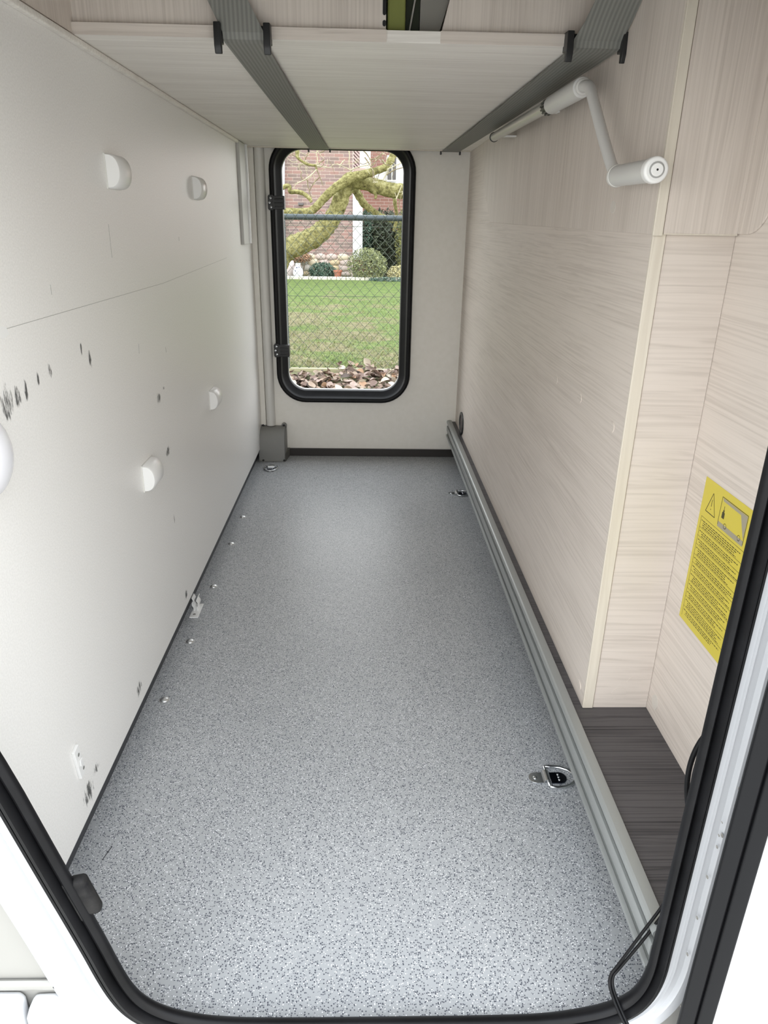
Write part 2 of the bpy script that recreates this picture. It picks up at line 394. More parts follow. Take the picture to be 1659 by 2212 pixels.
# grey corner cover
t_ = thing('corner_cover', 'grey plastic corner cover at the foot of the white duct', 'cover', (0.05, 2.59, 0.0))
b = MB(); L = []
for (y, z) in ((2.627, 0.118), (2.60, 0.119), (2.577, 0.112), (2.560, 0.096), (2.552, 0.070), (2.547, 0.006), (2.543, 0.001)):
    L.append([(-0.003, y, z), (0.095, y, z)])
b.loops(L, False)
sidel = [(2.627, 0.118), (2.60, 0.119), (2.577, 0.112), (2.560, 0.096), (2.552, 0.070), (2.547, 0.006), (2.543, 0.001), (2.627, 0.001)]
b.prism(sidel, 'x', -0.004, -0.001); b.prism(sidel, 'x', 0.092, 0.095)
cv = smooth_by_angle(b.build('cover_shell', cover_grey, t_), 30)
MB().prism([(0.095, 2.543), (0.1045, 2.620), (0.1045, 2.627), (0.094, 2.627)], 'z', 0.0, 0.030).build('side_foot', mat('cover_dark', (0.13, 0.13, 0.12), 0.6), t_)
for x in (0.008, 0.086):
    e = MB().prism([(x+0.010*math.cos(a*PI/9), 0.119+0.011*math.sin(a*PI/9)) for a in range(18)], 'y', 2.612, 2.627).build('screw_ear', cover_grey, t_, bevel=0.001)
    MB().dome((x, 2.612, 0.121), 0.0052, 0.003, (0, -1, 0), 14, 4).build('screw', black, e)
    MB().dome((x+0.004, 2.546, 0.0035), 0.0045, 0.003, (0, -1, 0.2), 12, 3).build('foot_screw', black, t_)

# aluminium rail on the step
def extr(poly, y0, y1): return MB().prism(poly, 'y', y0, y1)
t_ = thing('step_rail', 'grooved aluminium edge rail along the raised dark floor', 'rail', (0.714, 1.57, 0.083))
Y0r, Y1r = 0.5245, YB-0.001
smooth_by_angle(extr([(0.7205, 0.083), (0.704, 0.083), (0.7035, 0.0845), (0.704, 0.0885), (0.7075, 0.0895), (0.7205, 0.0895)], Y0r, Y1r).build('lower_lip', alu_grey, t_))
smooth_by_angle(extr([(0.7205, 0.0895), (0.7085, 0.0895), (0.7085, 0.103), (0.7205, 0.103)], Y0r, Y1r).build('groove', alu_dark, t_))
smooth_by_angle(extr([(0.7205, 0.103), (0.7060, 0.103), (0.7052, 0.105), (0.7052, 0.121), (0.7060, 0.1225), (0.7205, 0.1225)], Y0r, Y1r).build('flat_band', alu_grey, t_))
smooth_by_angle(extr([(0.7205, 0.1225), (0.7095, 0.1225), (0.7095, 0.1345), (0.7205, 0.1345)], Y0r, Y1r).build('groove', alu_dark, t_))
smooth_by_angle(extr([(0.7235, 0.1345), (0.7055, 0.1345), (0.7040, 0.1365), (0.7042, 0.1405), (0.7055, 0.1430), (0.7080, 0.1448), (0.715, 0.1455), (0.7215, 0.1440), (0.7235, 0.1400)], Y0r, Y1r).build('round_top', alu_grey, t_), 25)

# ------------------------------------------------------------------ shelf above
SH = thing('overhead_shelf', 'pale wood shelf across the top of the garage', 'shelf', (0.37, 1.85, 1.06))
MB().box(0.003, 0.7362, 1.106, 2.600, 1.0605, 1.0745).build('bottom_board', ash_shelf, SH, bevel=0.0006)
MB().box(0.003, 0.4175, 1.1045, 1.1075, 1.0607, 1.0745).build('front_edge', ash_x, SH)
MB().box(0.489, 0.7362, 1.1045, 1.1075, 1.0607, 1.0745).build('front_edge', ash_x, SH)
MB().box(0.003, 0.4165, 1.112, 1.126, 1.0745, 1.498).build('front_panel', ash_z, SH)
MB().prism([(0.4905, 1.0745), (0.7362, 1.0745), (0.7362, 1.498), (0.60, 1.498)], 'y', 1.112, 1.126).build('front_panel', ash_z, SH)
MB().box(0.003, 0.7362, 2.590, 2.602, 1.058, 1.0605).build('back_edge', edge_band, SH)
for z0, z1 in ((1.0795, 1.0865), (1.092, 1.16)):
    MB().prism(rrect(0.4120, 0.4165, z0, z1, 0.0022, 4), 'y', 1.1112, 1.112).build('slot', black, SH)
struct(MB().box(0.0, 0.009, 0.53, 2.39, 1.0515, 1.0600).build('trim_1', ash_shelf, bevel=0.002), 'pale cove strip under the shelf on the left wall', 'trim')
struct(MB().box(0.0, 0.006, 0.53, 1.112, 1.062, 1.499).build('trim_2', ash_z), 'pale side board above the strip on the left wall', 'trim')
tag(MB().box(0.4185, 0.4425, 1.118, 1.19, 1.0748, 1.30).build('green_cushion', mat('olive_foam', (0.19, 0.21, 0.055), 0.8), loc=(0.43, 1.15, 1.0748), bevel=0.003),
    'olive green foam block standing in the gap of the shelf front', 'foam')
t_ = thing('folded_frame', 'dark folded metal frame in the gap of the shelf front', 'frame', (0.455, 1.15, 1.0748))
MB().box(0.4435, 0.4620, 1.135, 1.15, 1.0748, 1.30).build('dark_leaf', mat('dark_green_metal', (0.03, 0.037, 0.022), 0.4, 0.3), t_)
MB().tube([(0.4480, 1.128, 1.076), (0.4600, 1.128, 1.14), (0.478, 1.128, 1.24)], 0.0013, 8).build('rod', alu, t_)
tag(MB().prism([(0.4625, 1.0748), (0.4880, 1.0748), (0.56, 1.30), (0.4625, 1.30)], 'y', 1.128, 1.150).build('grey_board', mat('grey_board', (0.22, 0.21, 0.19), 0.6), loc=(0.475, 1.14, 1.0748)),
    'grey slanted board behind the gap of the shelf front', 'board')
# straps and clips
def strap(x0, x1, xb0, xb1, top, label):
    t = thing('webbing_strap', label, 'strap', ((x0+x1)/2, 1.09, 1.05))
    L = []
    for k in range(13):
        f = k/12; y = 2.604+(1.112-2.604)*f; a = xb0+(x0-xb0)*f; c = xb1+(x1-xb1)*f; z = 1.0565-0.002*math.sin(PI*f)
        L.append([(a, y, z), (c, y, z), (c, y, z+0.0016), (a, y, z+0.0016)])
    for dy, z in ((1.100, 1.0585), (1.0965, 1.066)):
        L.append([(x0, dy, z), (x1, dy, z), (x1, dy+0.0016, z), (x0, dy+0.0016, z)])
    for (a, c, y, z) in top:
        L.append([(a, y, z), (c, y, z), (c, y+0.0016, z), (a, y+0.0016, z)])
    MB().loops(L, True, True).build('webbing', webbing, t, smooth=False)
    for xx, w_ in ((x0-0.006, -1), (x1+0.004, 1)):
        MB().prism([(1.110, 1.0765), (1.088, 1.0755), (1.086, 1.050), (1.090, 1.040), (1.097, 1.041), (1.097, 1.053), (1.110, 1.0535)], 'x', xx-0.004, xx+0.005).build('clip_cheek', black, t, bevel=0.001)
    MB().box(x0-0.008, x1+0.006, 1.1015, 1.1040, 1.062, 1.0745).build('clip_bar', black, t)
    for xx in (xb0-0.004, xb1+0.004):
        MB().box(xx-0.0025, xx+0.0025, 2.596, 2.609, 1.048, 1.0600).build('rear_clip', black, t, bevel=0.0008)
    return t
strap(0.203, 0.257, 0.206, 0.268, [(0.184, 0.236, 1.094, 1.105), (0.120, 0.172, 1.09, 1.30), (0.06, 0.112, 1.09, 1.498)], 'grey webbing strap under the shelf, the one nearer the white wall')
strap(0.664, 0.728, 0.640, 0.695,
      [(0.672, 0.7325, 1.075, 1.083), (0.676, 0.7330, 1.040, 1.104), (0.678, 0.7330, 0.98, 1.15), (0.680, 0.7330, 0.90, 1.22)],
      'grey webbing strap under the shelf, the one beside the crank handle')

# ------------------------------------------------------------------ upper cabinet
UC = thing('upper_cabinet', 'pale wood upper cabinet behind the crank handle', 'cabinet', (0.79, 1.4, 0.832))
MB().prism([(0.903, 0.8315), (2.113, 0.8435), (2.31, 0.985), (2.33, 1.059), (0.903, 1.499)][:4]+[(2.33, 1.499), (0.903, 1.499)], 'x', 0.7335, 0.7367).build('side_panel', ash_z, UC, bevel=0.0006)
MB().box(0.7333, 0.7455, 0.898, 0.903, 0.8300, 1.499).build('edge_band', edge_band, UC, bevel=0.0012)
MB().box(0.7462, 0.8355, 0.8995, 0.9065, 0.8325, 1.499).build('front_panel', ash_z, UC)
MB().box(0.7462, 0.8355, 0.8990, 0.9066, 0.8315, 0.8330).build('bottom_edge', edge_band, UC)
MB().prism([(1.06+0.011*math.cos(a*PI/12), 0.864+0.008*math.sin(a*PI/12)) for a in range(24)], 'x', 0.7331, 0.7335).build('cover_cap', capm, UC)

# crank handle under the shelf
CR = thing('crank_handle', 'light grey folding crank handle hanging below the shelf on the right', 'crank', (0.70, 1.2, 1.02))
def rod(name, p, q, r, m, parent, seg=24, bevel=0.0): return smooth_by_angle(MB().tube([p, q], r, seg).build(name, m, parent, bevel=bevel))
rd = rod('shaft', (0.7015, 1.93, 1.035), (0.7015, 1.385, 1.0275), 0.0098, mat('shaft_beige', (0.50, 0.49, 0.45), 0.3, 0.3), CR)
rod('end_ring', (0.7015, 1.935, 1.0352), (0.7015, 1.928, 1.0350), 0.0112, black, CR)
for y in (1.82, 1.43):
    MB().box(0.704, 0.7335, y-0.010, y+0.010, 1.0245, 1.0275).build('holder_clip', white_plastic, CR, bevel=0.001)
g = MB()
for k in range(14):
    a = 2*PI*k/14; c = Vector((0.7015+0.0115*math.cos(a), 1.365, 1.0265+0.0115*math.sin(a)))
    g.obox(c, (0.0017*math.cos(a), 0, 0.0017*math.sin(a)), (0, 0.017, 0), (-0.0015*math.sin(a), 0, 0.0015*math.cos(a)))
g.build('toothed_collar', mat('collar_black', (0.05, 0.05, 0.045), 0.5), CR, bevel=0.0005)
rod('collar_core', (0.7015, 1.385, 1.0268), (0.7015, 1.345, 1.0262), 0.0105, black, CR)
rod('upper_sleeve', (0.7010, 1.348, 1.0255), (0.7010, 1.165, 1.0235), 0.0138, crank_grey, CR, 32, 0.002)
rod('sleeve_cap', (0.7010, 1.166, 1.0235), (0.7010, 1.160, 1.0234), 0.0105, grey_plastic, CR, 28, 0.001)
arm = [(0.7010, 1.175, 1.0235), (0.7010, 1.152, 1.0232), (0.7012, 1.137, 1.021), (0.7016, 1.124, 1.015), (0.702, 1.114, 1.006), (0.7035, 1.085, 0.980), (0.7055, 1.045, 0.944), (0.707, 1.008, 0.914), (0.7078, 0.996, 0.905), (0.708, 0.986, 0.9005), (0.708, 0.972, 0.8985)]
MB().tube(arm, [0.0078]*4+[0.0074]*7, 18).build('crank_arm', crank_grey, CR, smooth=True)
rod('grip_ring', (0.708, 0.984, 0.8985), (0.708, 0.977, 0.8985), 0.0132, grey_plastic, CR, 28, 0.001)
rod('hand_grip', (0.708, 0.979, 0.8985), (0.708, 0.858, 0.8975), 0.0124, crank_grey, CR, 32, 0.001)
rod('grip_cap', (0.708, 0.862, 0.8975), (0.708, 0.848, 0.8975), 0.0138, white_plastic, CR, 32, 0.003)
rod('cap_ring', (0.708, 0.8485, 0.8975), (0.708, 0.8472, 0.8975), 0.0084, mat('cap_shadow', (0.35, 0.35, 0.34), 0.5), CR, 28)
rod('cap_centre', (0.708, 0.849, 0.8975), (0.708, 0.8460, 0.8975), 0.0068, white_plastic, CR, 28, 0.0008)
rod('cap_hole', (0.708, 0.849, 0.8975), (0.708, 0.8457, 0.8975), 0.0012, black, CR, 12)

# ------------------------------------------------------------------ left wall fittings
def dprof(z0, z1, d, n=12):
    c = (z0+z1)/2; h = (z1-z0)/2; P = [(0.0, z0), (0.0, z1)]
    for k in range(n+1):
        a = PI/2-PI*k/n; P.append((0.003+(d-0.003)*max(0, math.cos(a))**0.8, c+h*math.sin(a)*0.985))
    return P
pad0 = None
for (y0, y1, zc, lab) in ((1.188, 1.318, 0.904, 'upper white half-round bumper pad on the left wall, larger in view and nearer the hatch'),
                          (1.762, 1.892, 0.904, 'upper white half-round bumper pad on the left wall, nearer the far opening'),
                          (1.190, 1.312, 0.412, 'lower white half-round bumper pad on the left wall, nearer the hatch'),
                          (1.766, 1.896, 0.416, 'lower white half-round bumper pad on the left wall, nearer the far opening')):
    if pad0 is None:
        pad0 = thing('bumper_pad', lab, 'wall pad', (0.0, y0, zc), 'half-round pads on the left wall')
        b = MB(); Ls = []
        for (f, s) in ((0.0, 0.93), (0.003, 1.0), (0.056, 1.0), (0.060, 0.93)):
            Ls.append([(x*s, y0+f, zc+z*s) for x, z in dprof(-0.0245, 0.0245, 0.0225)])
        smooth_by_angle(b.loops(Ls, True, True).build('pad_body', white_plastic, pad0), 35)
        MB().box(0.0, 0.002, y0-0.0010, y0+0.0605, zc-0.0245, zc+0.0245).build('back_plate', grey_plastic, pad0)
        P = pad0
    else:
        P = copy_tree(pad0); P.location = (0.0, y0, zc); P['label'] = lab
t_ = thing('wall_lamp', 'round white dome lamp on the left wall near the hatch', 'lamp', (0.0, 0.695, 0.612))
MB().dome((0.002, 0.695, 0.612), 0.046, 0.026, (1, 0, 0), 32, 8).build('dome', mat('lens_white', (0.80, 0.80, 0.84), 0.25), t_, smooth=True)
MB().prism([(0.695+0.048*math.cos(a*PI/20), 0.612+0.048*math.sin(a*PI/20)) for a in range(40)], 'x', 0.0, 0.004).build('base_ring', white_plastic, t_)
t_ = thing('wall_catch', 'small white catch plate with two screw holes low on the left wall', 'catch', (0.0, 0.78, 0.12))
MB().prism([(0.776, 0.120), (0.792, 0.122), (0.784, 0.174), (0.768, 0.172)], 'x', 0.0, 0.0045).build('plate', white_plastic, t_, bevel=0.001)
for (y, z) in ((0.7865, 0.131), (0.779, 0.160)):
    MB().dome((0.0045, y, z), 0.0028, 0.0006, (1, 0, 0), 12, 3).build('screw', mat('screw_dull', (0.3, 0.3, 0.28), 0.4, 0.6), t_)
MB().box(0.0045, 0.007, 0.776, 0.784, 0.142, 0.152).build('hook', white_plastic, t_, bevel=0.0008)

# ------------------------------------------------------------------ floor fittings
fl0 = None
WORDS = ['farthest', 'second farthest', 'middle', 'second nearest', 'nearest']
for k, (x, y) in enumerate(((0.0215, 2.003), (0.0205, 1.809), (0.021, 1.559), (0.020, 1.311), (0.018, 1.110))):
    lab = 'domed metal bolt head beside the left wall, %s of the five from the hatch' % WORDS[k]
    if fl0 is None:
        fl0 = thing('bolt_head', lab, 'bolt', (x, y, 0.0), 'domed bolts along the left wall')
        MB().dome((x, y, 0.0), 0.0085, 0.0042, (0, 0, 1), 24, 6).build('head', mat('bolt_alu', (0.75, 0.76, 0.76), 0.38, 0.9), fl0, smooth=True)
        MB().prism([(x+0.0098*math.cos(a*PI/12), y+0.0098*math.sin(a*PI/12)) for a in range(24)], 'z', 0.0, 0.0007).build('washer', alu, fl0)
    else:
        c = copy_tree(fl0); c.location = (x, y, 0.0); c['label'] = lab
# white clip
t_ = thing('floor_clip', 'white plastic spring clip screwed to the floor by the left wall', 'clip', (0.006, 1.44, 0.0))
MB().box(-0.004, 0.016, 1.408, 1.470, 0.0, 0.0025).build('base', white_plastic, t_, bevel=0.0006)
for sx in (-1, 1):
    pts = [(0.005+sx*0.0035, 0.0), (0.005+sx*0.0030, 0.010), (0.005+sx*0.0062, 0.016), (0.005+sx*0.0062, 0.022), (0.005+sx*0.0025, 0.028), (0.005+sx*0.0058, 0.036)]
    P = pts + [(x+sx*0.0016, z) for x, z in reversed(pts)]
    MB().prism(P, 'y', 1.436, 1.458).build('jaw', white_plastic, t_)
MB().dome((0.005, 1.421, 0.0025), 0.0035, 0.0008, (0, 0, 1), 12, 3).build('screw', mat('screw_dull', (0.3, 0.3, 0.28), 0.4, 0.6), t_)
# lashing rings
def lashing(lab):
    t = thing('lashing_ring', lab, 'tie-down', (0, 0, 0), 'lashing rings in the floor')
    # built along +x from the screw end, ring lying outward
    P = [(0.012*math.cos(a), 0.012*math.sin(a)) for a in [PI/2+i*PI/10 for i in range(11)]]
    b = MB(); b.prism([(p[0]+0.0, p[1]) for p in P]+[(0.012, -0.012), (0.012, 0.012)], 'z', 0.0, 0.0022)
    b.build('plate', chrome, t, bevel=0.0004)
    L = []
    for k in range(9):
        a = PI*k/8; x = 0.0175-0.0065*math.cos(a); z = 0.0016+0.0065*math.sin(a)
        L.append([(x, -0.0118, z), (x, 0.0118, z), (x, 0.0118, max(0.0002, z-0.0018)), (x, -0.0118, max(0.0002, z-0.0018))])
    smooth_by_angle(MB().loops(L, True, True).build('saddle', chrome, t), 50)
    P2 = [(0.024, 0.012), (0.024, -0.012)] + [(0.040+0.012*math.cos(a)*0.9, 0.012*math.sin(a)) for a in [-PI/2+i*PI/10 for i in range(11)]]
    MB().prism(P2, 'z', 0.0, 0.0022).build('plate', mat('zinc_in_shadow', (0.10, 0.11, 0.15), 0.2, 1.0), t, bevel=0.0004)  # outer plate coloured dark to paint in the shadow of the tray
    ring = [(0.0180, -0.0215), (0.0195, -0.0225), (0.030, -0.0240), (0.044, -0.0220), (0.056, -0.0160), (0.063, -0.007), (0.0645, 0.0), (0.063, 0.007), (0.056, 0.016), (0.044, 0.022), (0.030, 0.024), (0.0195, 0.0225), (0.0180, 0.0215)]
    pts = [(x, y, 0.0032+0.001*min(1, max(0, (0.03-x)/0.01))) for x, y in ring] + [(0.0180, 0.0, 0.0042), (0.0180, -0.0215, 0.0042)]
    MB().tube(pts, 0.0027, 12).build('ring', chrome, t, smooth=True)
    MB().dome((-0.001, 0, 0.0022), 0.0042, 0.0016, (0, 0, 1), 14, 4).build('screw', chrome, t, smooth=True)
    for yy in (-0.006, 0.0, 0.006):
        MB().dome((0.0375, yy, 0.0022), 0.0022, 0.0016, (0, 0, 1), 10, 3).build('stud', chrome, t, smooth=True)
    return t
l0 = lashing('metal lashing ring in the floor by the rail, nearest to the hatch')
l0.location = (0.6755, 0.903, 0.0)
l1 = copy_tree(l0); l1.location = (0.684, 2.216, 0.0); l1['label'] = 'metal lashing ring in the floor by the rail, the far one'
l2 = copy_tree(l0); l2.location = (0.0500, 2.492, 0.0); l2.rotation_euler = (0, 0, -PI/2); l2['label'] = 'metal lashing ring in front of the grey corner cover'

# cable grommet on the partition
t_ = thing('cable_grommet', 'black oval cable grommet at the far foot of the right partition', 'grommet', (0.7367, 2.45, 0.182))
b = MB(); L = []
for (r_, x) in ((1.0, 0.7367), (1.0, 0.7335), (0.86, 0.7325), (0.72, 0.7335), (0.68, 0.7365)):
    L.append([(x, 2.450+0.052*r_*math.cos(a*PI/16), 0.180+0.040*r_*math.sin(a*PI/16)) for a in range(32)])
b.loops(L, True, False); b.build('rim', black, t_, smooth=True)
MB().prism([(2.450+0.036*math.cos(a*PI/12), 0.180+0.028*math.sin(a*PI/12)) for a in range(24)], 'x', 0.7355, 0.7367).build('plug', mat('plug_dark', (0.035, 0.02, 0.022), 0.35), t_)

# sticker
ST = thing('warning_sticker', 'yellow warning sticker with triangle, vehicle picture and dense text', 'sticker', (0.838, 0.80, 0.33))
X = 0.838; yel = mat('sticker_yellow', (0.60, 0.50, 0.055), 0.4); ink = mat('sticker_ink', (0.045, 0.04, 0.01), 0.6); gr = mat('sticker_grey', (0.33, 0.30, 0.22), 0.6)
YL, YR, ZB_, ZT = 0.8615, 0.725, 0.333, 0.5405
MB().box(X-0.0004, X, YR, YL, ZB_, ZT).build('sheet', yel, ST)
def line2(mb, p, q, w, x=X-0.0005):
    p, q = Vector(p), Vector(q); d = (q-p).normalized(); n_ = Vector((-d.y, d.x))*w/2
    k = len(mb.v); mb.v += [(x, *(p+n_)), (x, *(q+n_)), (x, *(q-n_)), (x, *(p-n_))]; mb.f.append((k, k+1, k+2, k+3))
b = MB(); T3 = [(0.8475, 0.4985), (0.822, 0.4985), (0.8350, 0.5265)]
for i in range(3): line2(b, T3[i], T3[(i+1) % 3], 0.0011)
line2(b, (0.8350, 0.5180), (0.8352, 0.5085), 0.0012); line2(b, (0.8352, 0.5055), (0.8352, 0.5040), 0.0012)
b.build('warning_triangle', ink, ST)
b = MB()
for p, q in (((0.812, 0.531), (0.748, 0.531)), ((0.748, 0.531), (0.748, 0.494)), ((0.812, 0.494), (0.812, 0.531))): line2(b, p, q, 0.0009)
b.build('picture_frame', ink, ST)
b = MB(); k = 0
b.v += [(X-0.0005, y, z) for y, z in ((0.812, 0.499), (0.748, 0.499), (0.748, 0.492), (0.812, 0.492))]; b.f.append((0, 1, 2, 3))
b.v += [(X-0.0005, y, z) for y, z in ((0.810, 0.530), (0.749, 0.530), (0.764, 0.526), (0.808, 0.5265))]; b.f.append((4, 5, 6, 7))
b.v += [(X-0.0005, y, z) for y, z in ((0.749, 0.530), (0.749, 0.500), (0.757, 0.513), (0.764, 0.526))]; b.f.append((8, 9, 10, 11))
b.build('picture_shading', gr, ST)
b = MB()
for (y, z, h1, w_) in ((0.803, 0.5055, 0.008, 0.0065), (0.803, 0.5135, 0.003, 0.003), (0.803, 0.5165, 0.005, 0.0009)):
    n = len(b.v); b.v += [(X-0.0005, y+w_/2, z), (X-0.0005, y-w_/2, z), (X-0.0005, y-w_/2, z+h1), (X-0.0005, y+w_/2, z+h1)]; b.f.append((n, n+1, n+2, n+3))
b.build('pictured_bottle', ink, ST)
for yc in (0.794, 0.759):
    b = MB(); m_ = 16
    b.v += [(X-0.0005, yc+r_*math.cos(2*PI*i/m_), 0.4985+r_*math.sin(2*PI*i/m_)) for r_ in (0.0036, 0.0029) for i in range(m_)]
    b.f += [(i, (i+1) % m_, m_+(i+1) % m_, m_+i) for i in range(m_)]
    b.build('pictured_wheel', ink, ST)
b = MB(); line2(b, (0.8545, 0.4880), (0.8545, 0.338), 0.0006)
z = 0.4880; rows = []
for blk in range(11):
    line2(b, (0.8545, z), (0.728, z), 0.0005); z -= 0.0020
    for r_ in range(3 if blk % 3 else 4):
        y = 0.8520 - (0.0 if r_ in (0,) else 0.004+0.004*random.random()); end = 0.742+random.uniform(0, 0.03) if r_ else 0.748
        z -= 0.0028
        while y > end:
            l_ = random.uniform(0.0018, 0.0068); line2(b, (y, z), (max(end, y-l_), z), 0.00115); y -= l_+0.0014
    z -= 0.0019
    if z < 0.350: break
b.build('print', ink, ST)

# ------------------------------------------------------------------ near hatch opening
Lp = [(0.0, 0.945), (0.0, 0.63), (0.006, 0.590), (0.0705, 0.402), (0.104, 0.270), (0.1315, 0.165), (0.1430, 0.115), (0.1525, 0.085), (0.163, 0.066), (0.180, 0.051), (0.204, 0.040), (0.238, 0.032), (0.30, 0.0285)]
Rp = [(0.556, 0.0265), (0.60, 0.028), (0.632, 0.034), (0.660, 0.042), (0.680, 0.055), (0.691, 0.073), (0.697, 0.098), (0.6985, 0.13), (0.6985, 0.945)]
Tp = [(0.689, 0.975), (0.672, 0.996), (0.642, 1.010), (0.60, 1.015), (0.10, 1.015), (0.055, 1.010), (0.025, 0.996), (0.007, 0.975)]  # unseen top edge, set low to cut the light high in the garage
op = Lp + Rp + Tp
for _ in range(2):                                # round the corner polygon off
    op = [q for a, c in zip(op, op[1:]+op[:1]) for q in ((0.75*a[0]+0.25*c[0], 0.75*a[1]+0.25*c[1]), (0.25*a[0]+0.75*c[0], 0.25*a[1]+0.75*c[1]))]
wfn = lambda x, z: 0.95 if x < 0.3 else (0.66 if x > 0.66 else 0.95-0.29*(x-0.3)/0.36)
D1 = struct(sweep(op, [(0.020, 0.5235), (0.006, 0.5165), (0.0005, 0.511), (0.0, 0.507), (0.002, 0.5035), (0.006, 0.502), (0.0095, 0.504), (0.0105, 0.512), (0.0120, 0.512), (0.0125, 0.501), (0.0150, 0.496), (0.0185, 0.4965), (0.0200, 0.503),
            (0.0208, 0.503), (0.0215, 0.4985), (0.0245, 0.4985), (0.0262, 0.508), (0.026, 0.5235), (0.020, 0.5235)], wfn).build('door_1', rubber), 'black rubber seal of the near hatch opening', 'doorway')
smooth_by_angle(D1, 50)
sweep(op, [(0.0262, 0.512), (0.028, 0.5045), (0.038, 0.505), (0.0395, 0.5025), (0.0405, 0.5025), (0.042, 0.505), (0.053, 0.505), (0.0555, 0.5015), (0.057, 0.500), (0.073, 0.500), (0.0765, 0.503), (0.0765, 0.512)], lambda x, z: wfn(x, z) if x > 0.3 else 0.98).build('white_frame', frame_white, D1, smooth=False)
dirt = mat('dirt_speck', (0.30, 0.29, 0.27), 0.7)
for (u, v, s) in ((1560, 1805, 7), (1549, 1830, 5), (1588, 1742, 6), (1595, 1703, 4), (1528, 1895, 6), (1506, 1983, 6), (1485, 2062, 6), (1553, 1805, 4), (1483, 2135, 5), (1471, 2175, 5), (1560, 1777, 3)):
    p = at(u, v, 0.4995); r_ = 0.0005*s*0.55
    MB().prism([(p.x+r_*0.55*math.cos(a*PI/5)-0.3*r_*math.sin(a*PI/5), p.z+r_*1.3*math.sin(a*PI/5)) for a in range(10)], 'y', 0.4990, 0.5005).build('dirt_speck', dirt, D1)
# dusty latch keeper on the seal at the lower left
t_ = thing('latch_keeper', 'dusty black latch keeper on the lower left of the near seal', 'latch', (0.108, 0.52, 0.2))
dvec = Vector((0.1315-0.104, 0, 0.165-0.270)).normalized(); nv = Vector((-dvec.z, 0, dvec.x))
cc = at(184, 1932, 0.512)
MB().obox(cc, dvec*0.0235, nv*0.0095, (0, 0.006, 0)).build('keeper_body', dusty, t_, bevel=0.004)
MB().obox(cc-nv*0.0075+Vector((0, -0.004, 0)), dvec*0.026, nv*0.004, (0, 0.005, 0)).build('keeper_flange', dusty, t_, bevel=0.002)
# dusty inner lip of the sill on the left
hole_f = offset(op, 0.040)
WF = struct(holed(hole_f, (-1.3, 1.6, -0.55, 2.3), 0.508, 0.53).build('wall_front', cream_skin), 'cream outer skin of the vehicle around the near hatch', 'wall')
holed(offset(inner, 0.03), (-1.3, 1.6, -0.55, 2.3), 2.68, 2.70).build('outer_skin', cream_skin, WB)
struct(MB().box(-0.06, 0.90, 0.53, 2.68, -0.09, -0.035).build('underfloor', mat('under_grey', (0.3, 0.3, 0.3), 0.7)), 'vehicle underfloor panel', 'floor')
struct(MB().box(0.871, 0.90, 0.53, 2.68, -0.03, 1.499).build('wall_cabin', wall_cream), 'outer partition to the cabin', 'wall')
# bumper parts low on the left outside
t_ = thing('rear_bumper', 'white moulded bumper end at the bottom left outside the hatch', 'bumper', (-0.05, 0.46, -0.02))
MB().prism([(-0.35, -0.30), (0.0405, -0.30), (0.0405, 0.080), (0.036, 0.088), (-0.35, 0.094)], 'y', 0.487, 0.508).build('bumper_cap', white_paint, t_, bevel=0.006, seg=3)
MB().prism([(0.047, -0.30), (0.20, -0.30), (0.105, 0.02), (0.0775, 0.0815), (0.070, 0.0845), (0.0495, 0.0835), (0.0435, 0.066)], 'y', 0.489, 0.508).build('bumper_corner', white_paint, t_, bevel=0.005, seg=3)
MB().box(-0.35, 0.078, 0.500, 0.508, 0.094, 0.106).build('bumper_ledge', cream_skin, t_, bevel=0.004)

# open hatch door at the right
th = math.radians(20); dl = Vector((math.cos(th), -math.sin(th), 0)); nl = Vector((-math.sin(th), -math.cos(th), 0))
DR = thing('hatch_door', 'open white hatch door with black gasket at the right edge', 'door', (0.7270, 0.482, 0.0))
o0 = Vector((0.7270, 0.482, 0.0))
MB().obox(o0+dl*0.36+nl*(-0.014)+Vector((0, 0, 0.54)), dl*0.335, nl*0.0125, (0, 0, 0.60)).build('leaf', white_paint, DR, bevel=0.004)
gb = MB()
gb.obox(o0+dl*0.0075+Vector((0, 0, 0.54)), dl*0.0075, nl*0.0040, (0, 0, 0.60))
gb.obox(o0+dl*0.0235+Vector((0, 0, 0.54)), dl*0.0072, nl*0.0055, (0, 0, 0.60))
gb.obox(o0+dl*0.0155-nl*0.0015+Vector((0, 0, 0.54)), dl*0.002, nl*0.0025, (0, 0, 0.60))
gb.build('gasket', mat('gasket_black', (0.006, 0.0062, 0.0075), 0.5, spec=0.2), DR, bevel=0.002)
gb.v = []; gb.f = []

# loose cables at the lower right
CB = thing('loose_cable', 'twin black cable bent over the sill at the lower right', 'cable', (0.68, 0.53, 0.03))
def spline(pts, n=6):
    P = [Vector(p) for p in pts]; R_ = []
    for i in range(len(P)-1):
        a, b_, c, d = P[max(0, i-1)], P[i], P[i+1], P[min(len(P)-1, i+2)]
        for k in range(n):
            t = k/n; R_.append(0.5*((2*b_)+(c-a)*t+(2*a-5*b_+4*c-d)*t*t+(3*b_-a-3*c+d)*t**3))
    R_.append(P[-1]); return R_
for dx, dv in ((0, 0), (7, 9)):
    pts = [at(1452+dx, 1918+dv, 0.535), at(1430+dx, 1958+dv, 0.533), at(1385+dx, 2018+dv, 0.531), at(1335+dx*0.7, 2085+dv*0.5, 0.529), at(1320+dx*0.8, 2105+dv*0.2, 0.527), at(1317+dx*0.9, 2128, 0.522), at(1326+dx, 2160, 0.510), at(1342+dx, 2198, 0.495), at(1362+dx, 2240, 0.480), at(1380+dx, 2290, 0.47)]
    MB().tube(spline(pts), 0.0017, 10).build('wire', rubber, CB, smooth=True)
